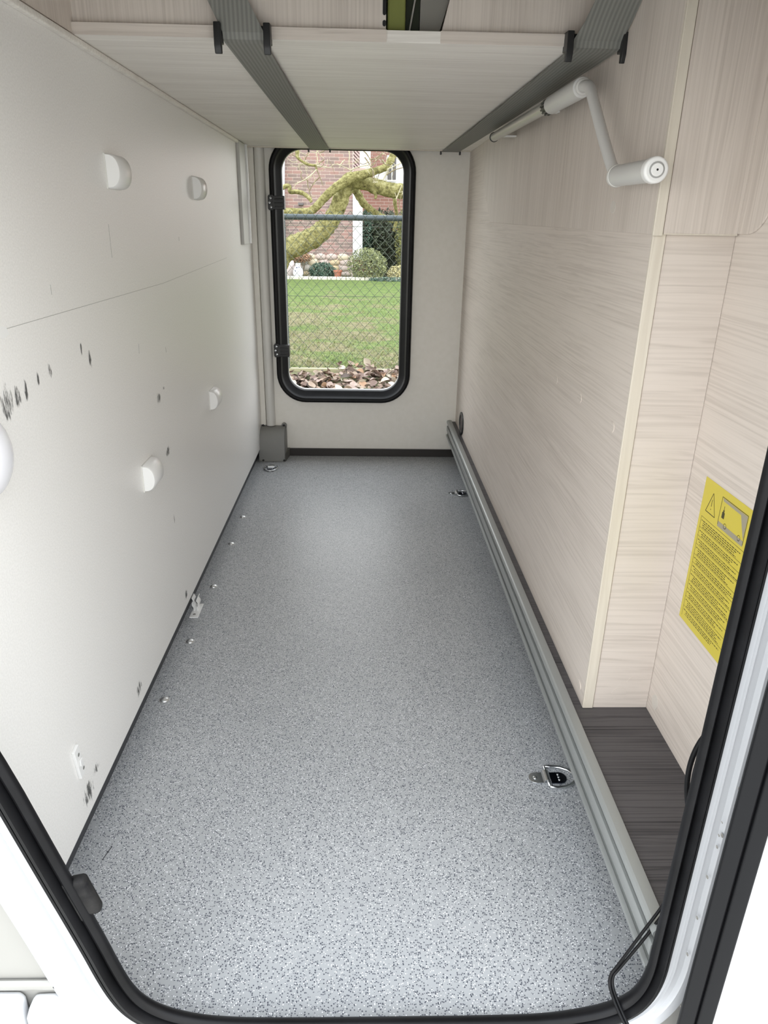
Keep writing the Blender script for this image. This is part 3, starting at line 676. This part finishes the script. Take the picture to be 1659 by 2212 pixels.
t_ = thing('cable_loop', 'black cable loop bulging from the right side of the near seal', 'cable', (0.73, 0.56, 0.3))
pts = [at(1560, 1560, 0.556), at(1524, 1588, 0.556), at(1502, 1622, 0.557), at(1489, 1660, 0.558), at(1484, 1700, 0.558), at(1486, 1740, 0.557), at(1492, 1775, 0.555), at(1500, 1800, 0.552)]
MB().tube(spline(pts), 0.0027, 12).build('sleeve', rubber, t_, smooth=True)
pts = [at(1556, 1580, 0.560), at(1528, 1604, 0.560), at(1510, 1636, 0.560), at(1499, 1672, 0.560), at(1494, 1710, 0.560), at(1496, 1760, 0.558)]
MB().tube(spline(pts), 0.0018, 10).build('wire', rubber, t_, smooth=True)


# ------------------------------------------------------------------ garden outside the far opening
GZ = -0.40
def m_lawn(t, b):
    v = coords(t)
    n1 = noise(t, v, 1.6, 4, 0.6); n2 = noise(t, v, 14, 4, 0.7)
    g = ramp(t, n2, [(0.3, (0.066, 0.1056, 0.0308)), (0.55, (0.1188, 0.1628, 0.0528)), (0.75, (0.2112, 0.2288, 0.0968))])
    br = ramp(t, n2, [(0.3, (0.1056, 0.0792, 0.0528)), (0.7, (0.2464, 0.22, 0.132))])
    sp = t.nodes.new('ShaderNodeSeparateXYZ'); t.links.new(v, sp.inputs[0])
    # bare thatch shows more between the fence and the middle of the lawn
    near = mth(t, 'SUBTRACT', n1, mth(t, 'MULTIPLY', mth(t, 'ABSOLUTE', mth(t, 'SUBTRACT', sp.outputs[1], 7.9)), 0.035))
    f = ramp(t, near, [(0.38, (0, 0, 0)), (0.52, (0.85, 0.85, 0.85))])
    t.links.new(mixc(t, f, g, br), b.inputs['Base Color'])
    addbump(t, b, n2, 0.6, 0.02)
lawn = mat('lawn', (0.10, 0.15, 0.04), 0.9, fn=m_lawn, spec=0.1)
struct(MB().box(-9, 10, 6.40, 18.2, GZ-0.05, GZ).build('lawn', lawn), 'green lawn with bare patches beyond the fence', 'lawn')
verge = mat('verge_earth', (0.12, 0.11, 0.07), 0.9, fn=lambda t, b: t.links.new(ramp(t, noise(t, coords(t), 12, 4, 0.7),
            [(0.35, (0.09, 0.08, 0.045)), (0.6, (0.15, 0.16, 0.065))]), b.inputs['Base Color']))
struct(MB().box(-9, 10, 3.0, 6.33, GZ-0.05, GZ-0.005).build('verge', verge), 'grassy verge in front of the fence', 'ground')
struct(MB().box(-9, 10, 6.33, 6.40, GZ-0.05, GZ+0.020).build('kerb', mat('kerb_pale', (0.42, 0.39, 0.24), 0.8)), 'thin pale kerb under the fence', 'kerb')
struct(MB().box(-14, 15, -14, 3.0, GZ-0.25, GZ-0.2).build('driveway', mat('paving_grey', (0.50, 0.49, 0.46), 0.8)), 'grey driveway under the vehicle', 'ground')  # unseen ground, kept pale to bounce light up into the garage
struct(MB().box(-14, 15, 3.0, 40, GZ-0.3, GZ-0.051).build('soil', verge), 'garden soil', 'ground')
# grass blades as one stuff object
b = MB()
for i in range(15000):
    y = 6.42+6.5*random.random()**1.6; hw = 0.16*y+0.3; x = 0.25+random.uniform(-hw, hw)
    h = random.uniform(0.012, 0.032); a = random.uniform(0, PI); r_ = 0.004
    lx, ly = random.uniform(-.02, .02), random.uniform(-.02, .02); n = len(b.v)
    b.v += [(x-r_*math.cos(a), y-r_*math.sin(a), GZ), (x+r_*math.cos(a), y+r_*math.sin(a), GZ), (x+lx, y+ly, GZ+h)]; b.f.append((n, n+1, n+2))
tag(b.build('grass_blades', mat('grass_blade', (0.10, 0.16, 0.04), 0.8, fn=lambda t, b_: t.links.new(ramp(t, noise(t, coords(t), 9, 3, 0.7),
    [(0.38, (0.2288, 0.1936, 0.1056)), (0.5, (0.1408, 0.176, 0.0528)), (0.7, (0.1936, 0.22, 0.088))]), b_.inputs['Base Color']))), 'short green grass blades on the lawn', 'grass', kind='stuff')

# chain link fence
FY = 6.30
FN = thing('chain_link_fence', 'dark chain link fence with round top rail before the lawn', 'fence', (0.2, FY, GZ))
fence_m = mat('fence_green', (0.055, 0.07, 0.075), 0.45, 0.3); wire_m = mat('fence_wire', (0.06, 0.075, 0.055), 0.5, 0.3)
smooth_by_angle(MB().tube([(-3.2, FY, 0.858), (3.4, FY, 0.876)], 0.0225, 16).build('top_rail', fence_m, FN))
CW, CH = 0.0815, 0.088
i = 0; x = -1.45
while x < 1.95:
    P = []; k = 0; z = 0.915+0.0027*x; sgn = 1 if i % 2 else -1
    while z > GZ+0.01:
        P.append((x+(CW/2 if k % 2 else 0.0), FY-0.026 if k % 2 == 0 else FY-0.022, z)); z -= CH/2; k += 1
    MB().tube(P, 0.0023, 5).build('wire', wire_m, FN)
    P2 = [(2*x-p[0]+0.0, p[1], p[2]) for p in P]
    MB().tube(P2, 0.0023, 5).build('wire', wire_m, FN)
    x += CW; i += 1
for z in (0.248, 0.80, -0.36):
    MB().tube([(-3.2, FY-0.028, z-0.006), (3.4, FY-0.028, z+0.006)], 0.0019, 6).build('tension_wire', wire_m, FN)
for x in (-0.292, 0.702, -2.4, 3.0):
    smooth_by_angle(MB().tube([(x, FY+0.045, GZ-0.3), (x, FY+0.045, 0.862)], 0.015, 12).build('post', fence_m, FN))
    MB().box(x-0.012, x+0.012, FY-0.01, FY+0.05, 0.835, 0.845).build('rail_clamp', fence_m, FN)

# dead leaves heaped against the fence
LF = thing('leaf_litter', 'heap of dry brown leaves along the foot of the fence', 'leaves', (0.25, 5.9, GZ))
lm = [mat('leaf_%s' % n, c, 0.75) for n, c in (('brown', (0.15, 0.10, 0.08)), ('tan', (0.29, 0.22, 0.165)), ('pinkish', (0.31, 0.235, 0.20)), ('pale', (0.42, 0.36, 0.28)), ('dark', (0.07, 0.05, 0.04)), ('rust', (0.28, 0.17, 0.10)))]
def leaf_mesh(kx):
    b = MB(); n = 6; Lr = []
    curl = random.uniform(0.15, 0.7); bend = random.uniform(-0.5, 0.9)
    for j in range(n+1):
        t = j/n; w_ = 0.36*math.sin(PI*min(1, t*0.94+0.03))**0.75; xx = t-0.5; zz = bend*(xx*xx)
        Lr.append([(xx, -w_, zz+curl*w_), (xx, 0, zz), (xx, w_, zz+curl*w_)])
    b.loops(Lr, False); me = bpy.data.meshes.new('leaf'); me.from_pydata(b.v, [], b.f); me.update()
    me.polygons.foreach_set('use_smooth', [True]*len(me.polygons)); me.materials.append(lm[kx]); return me
LM = [leaf_mesh(k % 6) for k in range(18)]
wts = [0]*3+[1]*6+[2]*6+[3]*3+[4]*2+[5]
bulk = MB(); 
for k in range(1500):
    y = 5.46+0.84*random.random(); x = random.uniform(-1.3, 1.7)
    if x < 0.15: y = 5.46+(y-5.46)*0.78
    hh = 0.004+0.03*max(0, (y-5.45)/0.8)*(0.75+0.6*math.sin(x*5.1+0.8)*0.5)
    if y < 5.62+0.08*math.sin(x*7) and random.random() < 0.5: continue
    s = random.uniform(0.04, 0.11)*0.5; z = GZ+random.uniform(0.0, hh)
    a = random.uniform(0, 2*PI); tx, ty = random.uniform(-.7, .7), random.uniform(-.7, .7)
    ca, sa = math.cos(a), math.sin(a)
    if k < 1240:
        u_ = Vector((ca, sa, tx*0.6)).normalized(); v_ = Vector((-sa, ca, ty*0.6)).normalized(); c = Vector((x, y, z+0.01)); n = len(bulk.v)
        wv = v_*0.45*s
        bulk.v += [tuple(c-u_*s), tuple(c-u_*s*.3-wv), tuple(c+u_*s*.4-wv), tuple(c+u_*s), tuple(c+u_*s*.4+wv), tuple(c-u_*s*.3+wv)]
        bulk.f += [(n, n+1, n+2, n+3), (n, n+3, n+4, n+5)]
bo = bulk.build('leaf_bed', mat('leaf_bed', (0.2, 0.14, 0.1), 0.8, fn=lambda t, b_: t.links.new(ramp(t, noise(t, coords(t), 22, 2, 0.5),
     [(0.3, (0.05, 0.035, 0.028)), (0.5, (0.17, 0.11, 0.08)), (0.7, (0.35, 0.26, 0.19))]), b_.inputs['Base Color'])), LF); bo['kind'] = 'stuff'
for k in range(290):
    x = random.uniform(-0.42, 0.95); y = 5.50+(0.80 if x > 0.15 else 0.62)*random.random()**0.9
    hh = 0.008+(0.055 if x > 0.15 else 0.02)*max(0, (y-5.45)/0.8)*(0.75+0.6*math.sin(x*5.1+0.8)*0.5)
    o = bpy.data.objects.new('leaf', random.choice([m_ for m_ in LM if m_.materials[0] is lm[random.choice(wts)]] or LM)); COL.objects.link(o); o.parent = LF
    s = random.uniform(0.04, 0.088); o.scale = (s, s, s)
    o.location = (x-0.25, y-5.9, hh+random.uniform(-0.01, 0.02)); o.rotation_euler = (random.gauss(0, 0.55), random.gauss(0, 0.45), random.uniform(0, 2*PI))
for (u, v, kk, s) in ((793, 782, 3, 0.085), (795, 792, 2, 0.07), (806, 803, 2, 0.10), (758, 800, 2, 0.09)):
    p = at(u, v, 6.25); o = bpy.data.objects.new('leaf', [m_ for m_ in LM if m_.materials[0] is lm[kk]][0]); COL.objects.link(o); o.parent = LF
    o.scale = (s, s, s); o.location = p-Vector((0.25, 5.9, GZ)); o.rotation_euler = (PI/2, 0.9, 0.1)

# mossy tree
def m_moss(t, b):
    v = coords(t); n = noise(t, v, 20, 5, 0.75)
    c = ramp(t, n, [(0.32, (0.07, 0.062, 0.032)), (0.46, (0.20, 0.185, 0.075)), (0.58, (0.33, 0.31, 0.14)), (0.72, (0.46, 0.43, 0.27))])
    t.links.new(c, b.inputs['Base Color']); addbump(t, b, noise(t, v, 34, 4, 0.7), 0.9, 0.03)
moss = mat('mossy_bark', (0.3, 0.3, 0.1), 0.95, fn=m_moss, spec=0.1)
twig = mat('twig_bark', (0.19, 0.16, 0.10), 0.9, spec=0.1); twig_pale = mat('twig_pale', (0.42, 0.39, 0.27), 0.9, spec=0.1)
TR = thing('mossy_tree', 'moss-covered tree whose thick branches cross the far opening', 'tree', (-1.35, 8.5, GZ))
PX = 0.00515
def limb(name, pts, Y=8.5, m=moss, pre=(), jit=0.07, seg=12, dY=0.0):
    P = list(pre); R_ = [0.17]*len(pre) if pre else []
    if pre: R_ = [0.24, 0.20, 0.16][:len(pre)]
    for i, (u, v, w_) in enumerate(pts):
        P.append(at(u, v, Y+dY*i)); R_.append(w_/2*PX)
    Q = spline(P, 5); RR = []
    for i in range(len(P)-1):
        for k in range(5): RR.append(R_[i]+(R_[i+1]-R_[i])*k/5)
    RR.append(R_[-1]); RR = [r*(1+random.uniform(-jit, jit)) for r in RR]
    return MB().tube(Q, RR, seg, jitter=jit).build(name, m, TR, smooth=True)
limb('trunk', [(585, 575, 56), (615, 542, 48), (645, 528, 44), (680, 512, 42), (702, 492, 40), (720, 468, 36), (733, 440, 33), (743, 412, 34), (757, 392, 36), (780, 392, 30), (800, 399, 29), (825, 406, 30), (850, 412, 31), (890, 414, 33), (960, 420, 30)],
     pre=[(-1.35, 8.5, GZ-0.05), (-1.20, 8.5, -0.15), (-0.95, 8.5, 0.12)], seg=16)
limb('branch', [(570, 462, 17), (600, 458, 17), (640, 458, 16), (668, 457, 17), (684, 446, 17), (700, 428, 17), (722, 408, 18), (745, 393, 20), (765, 382, 20), (790, 376, 17), (815, 368, 14), (835, 360, 15), (844, 347, 15), (850, 335, 14), (875, 315, 12), (900, 290, 10)], Y=8.35)
limb('branch', [(765, 405, 16), (775, 423, 18), (786, 440, 16), (800, 452, 15), (818, 464, 12), (850, 478, 9)], Y=8.7)
limb('branch', [(585, 412, 11), (606, 407, 10), (624, 401, 8), (627, 414, 9), (640, 414, 9), (655, 418, 8), (668, 428, 8), (673, 437, 6)], Y=8.2)
limb('branch', [(641, 300, 9), (642, 325, 9), (643, 340, 6), (655, 350, 5), (664, 355, 5), (675, 357, 5), (682, 358, 5), (684, 368, 4)], Y=8.3)
limb('branch', [(808, 413, 9), (812, 422, 7), (810, 430, 4)], Y=8.45)
limb('branch', [(852, 425, 9), (854, 445, 8), (857, 470, 7), (850, 500, 6)], Y=8.8)
TW = [[(684, 366), (670, 380), (655, 390), (641, 397), (635, 405), (636, 412)], [(684, 366), (689, 378), (694, 390), (698, 402)], [(690, 383), (680, 393), (672, 405)],
      [(684, 358), (700, 360), (712, 362), (722, 355), (735, 357), (748, 363), (757, 368)], [(642, 340), (630, 333), (622, 325)], [(658, 345), (664, 335), (668, 322)], [(684, 356), (686, 345), (684, 330), (690, 318)],
      [(690, 330), (700, 326), (706, 318)], [(664, 388), (665, 402), (670, 412)], [(757, 368), (770, 362), (790, 357), (803, 358)], [(803, 358), (812, 348), (822, 338), (830, 322)], [(788, 340), (796, 352), (804, 368), (806, 392)],
      [(827, 390), (838, 370), (845, 350), (850, 330)], [(850, 330), (838, 345), (822, 368), (815, 388)], [(835, 378), (850, 368), (870, 362)], [(866, 352), (850, 360), (836, 366)], [(825, 345), (832, 355), (845, 358)],
      [(806, 368), (808, 380), (810, 395)], [(856, 430), (862, 415), (868, 400)], [(866, 455), (862, 440), (868, 420)], [(700, 345), (692, 352), (686, 358)], [(735, 357), (740, 350), (745, 345)], [(655, 390), (650, 380), (652, 372)],
      [(672, 405), (668, 414), (672, 424)], [(752, 318), (755, 335), (754, 352), (757, 368)], [(775, 318), (790, 330), (800, 345)], [(800, 345), (815, 340), (826, 330)]]
for k, q in enumerate(TW):
    limb('twig', [(u, v, max(1.0, 2.6-0.5*i)) for i, (u, v) in enumerate(q)], Y=8.1+0.05*(k % 7), m=twig if k % 3 else twig_pale, seg=5, jit=0.15)
for k in range(60):                               # buds and short spurs
    q = random.choice(TW); u, v = random.choice(q); a = random.uniform(0, 2*PI); l_ = random.uniform(5, 14)
    limb('twig', [(u, v, 1.6), (u+l_*0.5*math.cos(a)+1, v+l_*0.5*math.sin(a)-1, 1.4), (u+l_*math.cos(a), v+l_*math.sin(a)-2, 1.8)], Y=8.15+random.random()*0.3, m=twig_pale, seg=4, jit=0.1)

for k in range(34):                               # finer twigs of the crown
    u, v = random.choice([(655, 345), (690, 335), (640, 330), (800, 350), (830, 345), (775, 345), (815, 385), (850, 360), (700, 350), (665, 390)])
    u += random.uniform(-12, 12); v += random.uniform(-10, 10); a = random.uniform(0, 2*PI); l_ = random.uniform(12, 34); c_ = random.uniform(-0.6, 0.6)
    limb('twig', [(u, v, 1.6), (u+l_*0.5*math.cos(a), v+l_*0.5*math.sin(a), 1.3), (u+l_*math.cos(a+c_), v+l_*math.sin(a+c_), 0.9)], Y=8.0+random.random()*0.6, m=twig if k % 3 == 0 else twig_pale, seg=4, jit=0.1)

# brick house
HY = 18.0
brick_ms = [mat('brick_%s' % n, c, 0.85) for n, c in (('plum', (0.21, 0.145, 0.138)), ('rose', (0.25, 0.165, 0.15)), ('brown', (0.185, 0.135, 0.12)), ('red', (0.26, 0.155, 0.135)))]
mortar = mat('mortar_pale', (0.60, 0.50, 0.45), 0.9)
HS = thing('brick_house', 'plum brick house with stone footing behind the lawn', 'house', (-2.0, HY, GZ))
MB().box(-7.0, 0.075, HY+0.012, HY+0.9, GZ, 4.2).build('wall', mortar, HS)
BL, BH, CRS = 0.200, 0.058, 0.0725
bmesh_box = []
for m_ in brick_ms:
    mb = MB().box(-BL/2, BL/2, -0.012, 0.03, -BH/2, BH/2); me = bpy.data.meshes.new('brick'); me.from_pydata(mb.v, [], mb.f); me.materials.append(m_); bmesh_box.append(me)
far_b = MB(); cnt = 0
for r_ in range(58):
    z = 0.085+r_*CRS+CRS/2; off = (0.0 if r_ % 2 else 0.107)
    k = 0; x = 0.072-BL/2-off*0.98
    if off: far_b.box(-0.03, 0.072, HY, HY+0.02, z-BH/2, z+BH/2)
    while x > -6.9:
        if z < 2.35 and x > -1.62 and cnt < 296:
            o = bpy.data.objects.new('brick', random.choice(bmesh_box)); COL.objects.link(o); o.parent = HS
            o.location = Vector((x, HY+0.012, z))-Vector((-2.0, HY, GZ)); cnt += 1
        else: far_b.box(x-BL/2, x+BL/2, HY, HY+0.02, z-BH/2, z+BH/2)
        x -= 0.213
fb = far_b.build('brickwork', brick_ms[0], HS); fb['kind'] = 'stuff'
# rubble stones of the footing
stm = [mat('stone_%s' % n, c, 0.85) for n, c in (('cream', (0.52, 0.45, 0.33)), ('grey', (0.40, 0.37, 0.33)), ('pinkish', (0.43, 0.35, 0.31)), ('ochre', (0.44, 0.35, 0.22)))]
def blob(rx, ry, rz, seg=9, rings=5, jit=0.10):
    b_ = MB(); L = []
    for j in range(rings+1):
        t = -PI/2+PI*(j+0.35)/(rings+0.7); L.append([(rx*math.cos(t)**0.7*math.cos(2*PI*i/seg)*(1+random.uniform(-jit, jit)), ry*math.cos(t)*math.sin(2*PI*i/seg), rz*math.sin(t)*(1+random.uniform(-jit, jit)*.5)) for i in range(seg)])
    return b_.loops(L, True, True)
smesh = []
for k in range(8):
    mb = blob(0.13, 0.06, 0.085); me = bpy.data.meshes.new('stone'); me.from_pydata(mb.v, [], mb.f); me.materials.append(stm[k % 4])
    me.polygons.foreach_set('use_smooth', [True]*len(me.polygons)); smesh.append(me)
for r_ in range(4):
    x = 0.0-0.06*(r_ % 2)
    while x > -1.9:
        o = bpy.data.objects.new('stone', random.choice(smesh)); COL.objects.link(o); o.parent = HS
        s = random.uniform(0.75, 1.12); o.scale = (s, 1, random.uniform(0.8, 1.0)); o.location = Vector((x-0.09*s, HY+0.01, GZ+0.06+r_*0.128))-Vector((-2.0, HY, GZ)); o.rotation_euler = (0, random.uniform(-.2, .2), 0)
        x -= 0.235*s+0.01
# white corner board, drain pipe at the left, wall hooks
wp = mat('white_trim', (0.62, 0.62, 0.62), 0.5)
MB().box(0.076, 0.305, HY-0.04, HY+0.05, 0.0, 1.42).build('corner_board', wp, HS)
MB().box(0.10, 0.275, HY-0.055, HY-0.04, 0.03, 1.40).build('board_face', wp, HS, bevel=0.01)
MB().tube([at(611, 320, 17.9), at(611, 420, 17.9), at(612, 520, 17.9)], 0.045, 10).build('drain_pipe', mat('drain_grey', (0.42, 0.42, 0.44), 0.6), HS, smooth=True)
for (u, v) in ((650, 441), (716, 446)):
    p = at(u, v, HY-0.03); MB().obox(p, (0.06, 0, 0), (0, 0.04, 0), (0, 0, 0.025)).build('wall_vent', mat('vent_dark', (0.10, 0.09, 0.09), 0.7), HS, bevel=0.01)
# second facade, set back
H2 = thing('far_facade', 'set-back brick and white facade seen right behind the branches', 'house', (1.2, 20.0, GZ)); Y2 = 20.0
MB().box(0.0, 5.5, Y2+0.012, Y2+5, GZ, 5.0).build('wall', mortar, H2)
mb = MB()
for r_ in range(70):
    z = GZ+0.04+r_*0.075; x = 0.1+(0.11 if r_ % 2 else 0)
    while x < 5.4: mb.box(x-0.1, x+0.1, Y2, Y2+0.02, z-0.03, z+0.03); x += 0.215
bw = mb.build('brickwork', mat('brick_far', (0.30, 0.16, 0.13), 0.85), H2); bw['kind'] = 'stuff'
def plate(name, u0, v0, u1, v1, Y, th_, m, par):
    a, c = at(u0, v1, Y), at(u1, v0, Y); return MB().box(a.x, c.x, Y-th_, Y, a.z, c.z).build(name, m, par)
plate('shutter_frame', 742, 300, 756, 383, 19.2, 0.06, mat('frame_pinkwhite', (0.55, 0.47, 0.46), 0.6), H2)
plate('shutter_back', 755, 300, 777, 366, 19.25, 0.02, mat('shutter_back', (0.30, 0.21, 0.21), 0.7), H2)
sl = mat('slat_pink', (0.50, 0.40, 0.395), 0.6)
for k in range(12):
    u0, v0 = 756, 262+k*8.0
    a, c = at(u0, v0+4, 19.2), at(777, v0+27, 19.2)
    if v0+27 > 366: c = at(777-(v0+27-366)*0.9, 366, 19.2)
    d_ = (c-a); MB().obox((a+c)/2, d_/2, (0, 0.012, 0), d_.normalized().cross(Vector((0, 1, 0)))*0.016).build('slat', sl, H2)
plate('white_jamb', 777, 300, 801, 366, 19.6, 0.08, wp, H2)
plate('sill', 752, 364, 790, 370, 19.1, 0.10, mat('sill_pink', (0.48, 0.36, 0.33), 0.6), H2)
plate('white_wall', 850, 300, 960, 402, 19.7, 0.1, wp, H2)
plate('white_wall', 806, 372, 960, 404, 19.65, 0.1, wp, H2)
W2 = plate('window', 835, 336, 858, 392, 19.5, 0.05, wp, H2)
for (a_, c_) in ((837, 846), (848, 856)):
    plate('pane', a_, 340, c_, 388, 19.44, 0.01, mat('pane_dark', (0.05, 0.045, 0.045), 0.15), W2)

# shrubs and hedge
def foliage(cen, rad, n, size, m, name, par, seed=1, shell=0.5):
    rnd = random.Random(seed); b_ = MB()
    for i in range(n):
        while True:
            p = Vector((rnd.uniform(-1, 1), rnd.uniform(-1, 1), rnd.uniform(-1, 1)))
            if shell < p.length < 1: break
        c = Vector(cen)+Vector((p.x*rad[0], p.y*rad[1], p.z*rad[2]))
        if c.z < GZ: continue
        u_ = Vector((rnd.gauss(0, 1), rnd.gauss(0, 1), rnd.gauss(0, 1))).normalized(); v_ = u_.orthogonal().normalized()
        s = size*rnd.uniform(0.6, 1.3); n0 = len(b_.v)
        b_.v += [tuple(c-u_*s), tuple(c-v_*s*.45), tuple(c+u_*s), tuple(c+v_*s*.45)]; b_.f.append((n0, n0+1, n0+2, n0+3))
    o = b_.build(name, m, par); o['kind'] = 'stuff'; return o
def leafm(name, a, c, d):
    return mat(name, c, 0.7, fn=lambda t, b_: t.links.new(ramp(t, noise(t, coords(t), 9, 3, 0.7), [(0.35, a), (0.52, c), (0.7, d)]), b_.inputs['Base Color']))
g1 = leafm('leaf_olive', (0.06, 0.075, 0.03), (0.16, 0.18, 0.07), (0.38, 0.39, 0.20))
g2 = leafm('leaf_deep', (0.008, 0.012, 0.005), (0.025, 0.035, 0.015), (0.07, 0.085, 0.03))
g3 = leafm('leaf_blue', (0.02, 0.045, 0.03), (0.05, 0.09, 0.06), (0.12, 0.17, 0.12))
g4 = leafm('leaf_yellow', (0.05, 0.055, 0.015), (0.13, 0.135, 0.035), (0.25, 0.24, 0.08))
stem_m = mat('stem_brown', (0.10, 0.075, 0.05), 0.9)
def shrub(name, label, cen, rad, n, size, m, cat='shrub', seed=1, stems=5, shell=0.5):
    t = thing(name, label, cat, (cen[0], cen[1], GZ))
    foliage(cen, rad, n, size, m, 'foliage', t, seed, shell)
    for k in range(stems):
        a = 2*PI*k/stems; MB().tube([(cen[0]+0.05*math.cos(a), cen[1]+0.05*math.sin(a), GZ-0.02), (cen[0]+rad[0]*0.5*math.cos(a), cen[1]+rad[1]*0.5*math.sin(a), cen[2]+rad[2]*0.3)], [0.02, 0.008], 6).build('stem', stem_m, t)
    return t
shrub('round_shrub', 'round yellow-green shrub before the white corner board', (0.42, 17.25, -0.10), (0.47, 0.4, 0.40), 3200, 0.026, g1, seed=3)
shrub('dark_hedge', 'dark green hedge behind the fence to the right', (0.80, 18.6, 0.35), (0.52, 0.5, 0.80), 3600, 0.05, g2, 'hedge', seed=4, shell=0.2)
shrub('tall_shrub', 'yellow-green tall shrub at the right edge of the opening', (1.42, 17.9, 0.45), (0.36, 0.35, 0.85), 2300, 0.035, g4, seed=5)
shrub('tall_shrub', 'bluish evergreen shrub close beside the white corner board', (0.40, 18.4, 0.55), (0.16, 0.2, 0.7), 900, 0.04, g3, seed=6)
shrub('low_plant', 'dark blue-green low plant before the stone footing', (-0.62, 17.45, -0.25), (0.32, 0.2, 0.20), 900, 0.04, g3, 'plant', seed=7, stems=3)
shrub('low_plant', 'rusty brown creeper under the thick branch by the footing', (-1.18, 17.85, 0.03), (0.30, 0.08, 0.11), 500, 0.035, leafm('leaf_rust', (0.12, 0.06, 0.03), (0.25, 0.14, 0.07), (0.40, 0.27, 0.16)), 'plant', seed=8, stems=2)
shrub('ground_cover', 'grey-green ground cover on the lawn edge at the right', (0.95, 16.9, -0.39), (0.55, 0.25, 0.07), 900, 0.03, g3, 'plant', seed=9, stems=2)
shrub('dry_grass', 'pale straw grass clump at the right of the round shrub', (1.18, 17.5, -0.3), (0.3, 0.3, 0.22), 900, 0.035, leafm('leaf_straw', (0.25, 0.22, 0.10), (0.42, 0.38, 0.19), (0.55, 0.5, 0.3)), 'grass', seed=10, stems=2)
TH = thing('bare_thicket', 'tangle of bare brown stems above the dark hedge', 'thicket', (0.95, 18.8, GZ))
b = MB()
for k in range(150):
    x = random.uniform(0.55, 1.7); y = random.uniform(18.9, 19.3); h = random.uniform(0.9, 1.7)
    b.tube([(x, y, GZ), (x+random.uniform(-.15, .15), y, GZ+h*.5), (x+random.uniform(-.45, .45), y, GZ+h)], [0.012, 0.01, 0.004], 4)
bs = b.build('stems', mat('stems_brown', (0.20, 0.16, 0.12), 0.9), TH); bs['kind'] = 'stuff'

# edging blocks, pots
ED = thing('stone_edging', 'row of white edging blocks along the far side of the lawn', 'edging', (0.0, 17.0, GZ))
eb = mat('edging_white', (0.50, 0.485, 0.41), 0.8)
x = -2.4; k = 0
while x < 2.6:
    MB().box(x, x+0.205, 16.95+0.02*(k % 2), 17.10, GZ-0.02, GZ+0.062).build('block', eb, ED, bevel=0.01); x += 0.213; k += 1
def lathe(name, prof, c, m, par=None, loc=None, seg=20):
    L = [[(c[0]+r*math.cos(2*PI*i/seg), c[1]+r*math.sin(2*PI*i/seg), c[2]+z) for i in range(seg)] for r, z in prof]
    return smooth_by_angle(MB().loops(L, True, True).build(name, m, par, loc), 50)
c = (-1.17, 17.25, GZ)
t_ = thing('garden_jar', 'white patterned garden jar on the lawn edge before the footing', 'jar', c)
lathe('jar_body', [(0.06, 0.0), (0.095, 0.04), (0.118, 0.10), (0.115, 0.17), (0.09, 0.23), (0.062, 0.27), (0.055, 0.30), (0.066, 0.325), (0.058, 0.33), (0.045, 0.31)], c, mat('glazed_white', (0.70, 0.71, 0.74), 0.3), t_)
for (dx, z, s) in ((-0.02, 0.24, 0.02), (0.03, 0.25, 0.014), (-0.05, 0.17, 0.016), (0.0, 0.21, 0.012)):
    MB().dome((c[0]+dx, c[1]-0.085-(0.02 if z < 0.2 else 0), c[2]+z), s, 0.012, (0, -1, 0), 8, 3).build('blue_motif', mat('cobalt_glaze', (0.07, 0.08, 0.14), 0.4), t_)
c = (-1.42, 17.5, GZ)
t_ = thing('garden_urn', 'pinkish-white urn at the left edge of the opening', 'urn', c)
lathe('urn_body', [(0.10, 0.0), (0.12, 0.08), (0.145, 0.20), (0.15, 0.30), (0.125, 0.38), (0.08, 0.44), (0.03, 0.465)], c, mat('urn_pink', (0.52, 0.44, 0.43), 0.6), t_)
c = (-0.26, 17.3, GZ)
t_ = thing('terracotta_pot', 'small terracotta pot between low plant and round shrub', 'pot', c)
lathe('pot_body', [(0.06, 0.0), (0.09, 0.15), (0.105, 0.155), (0.108, 0.19), (0.095, 0.19), (0.085, 0.16)], c, mat('terracotta', (0.36, 0.14, 0.09), 0.8), t_)
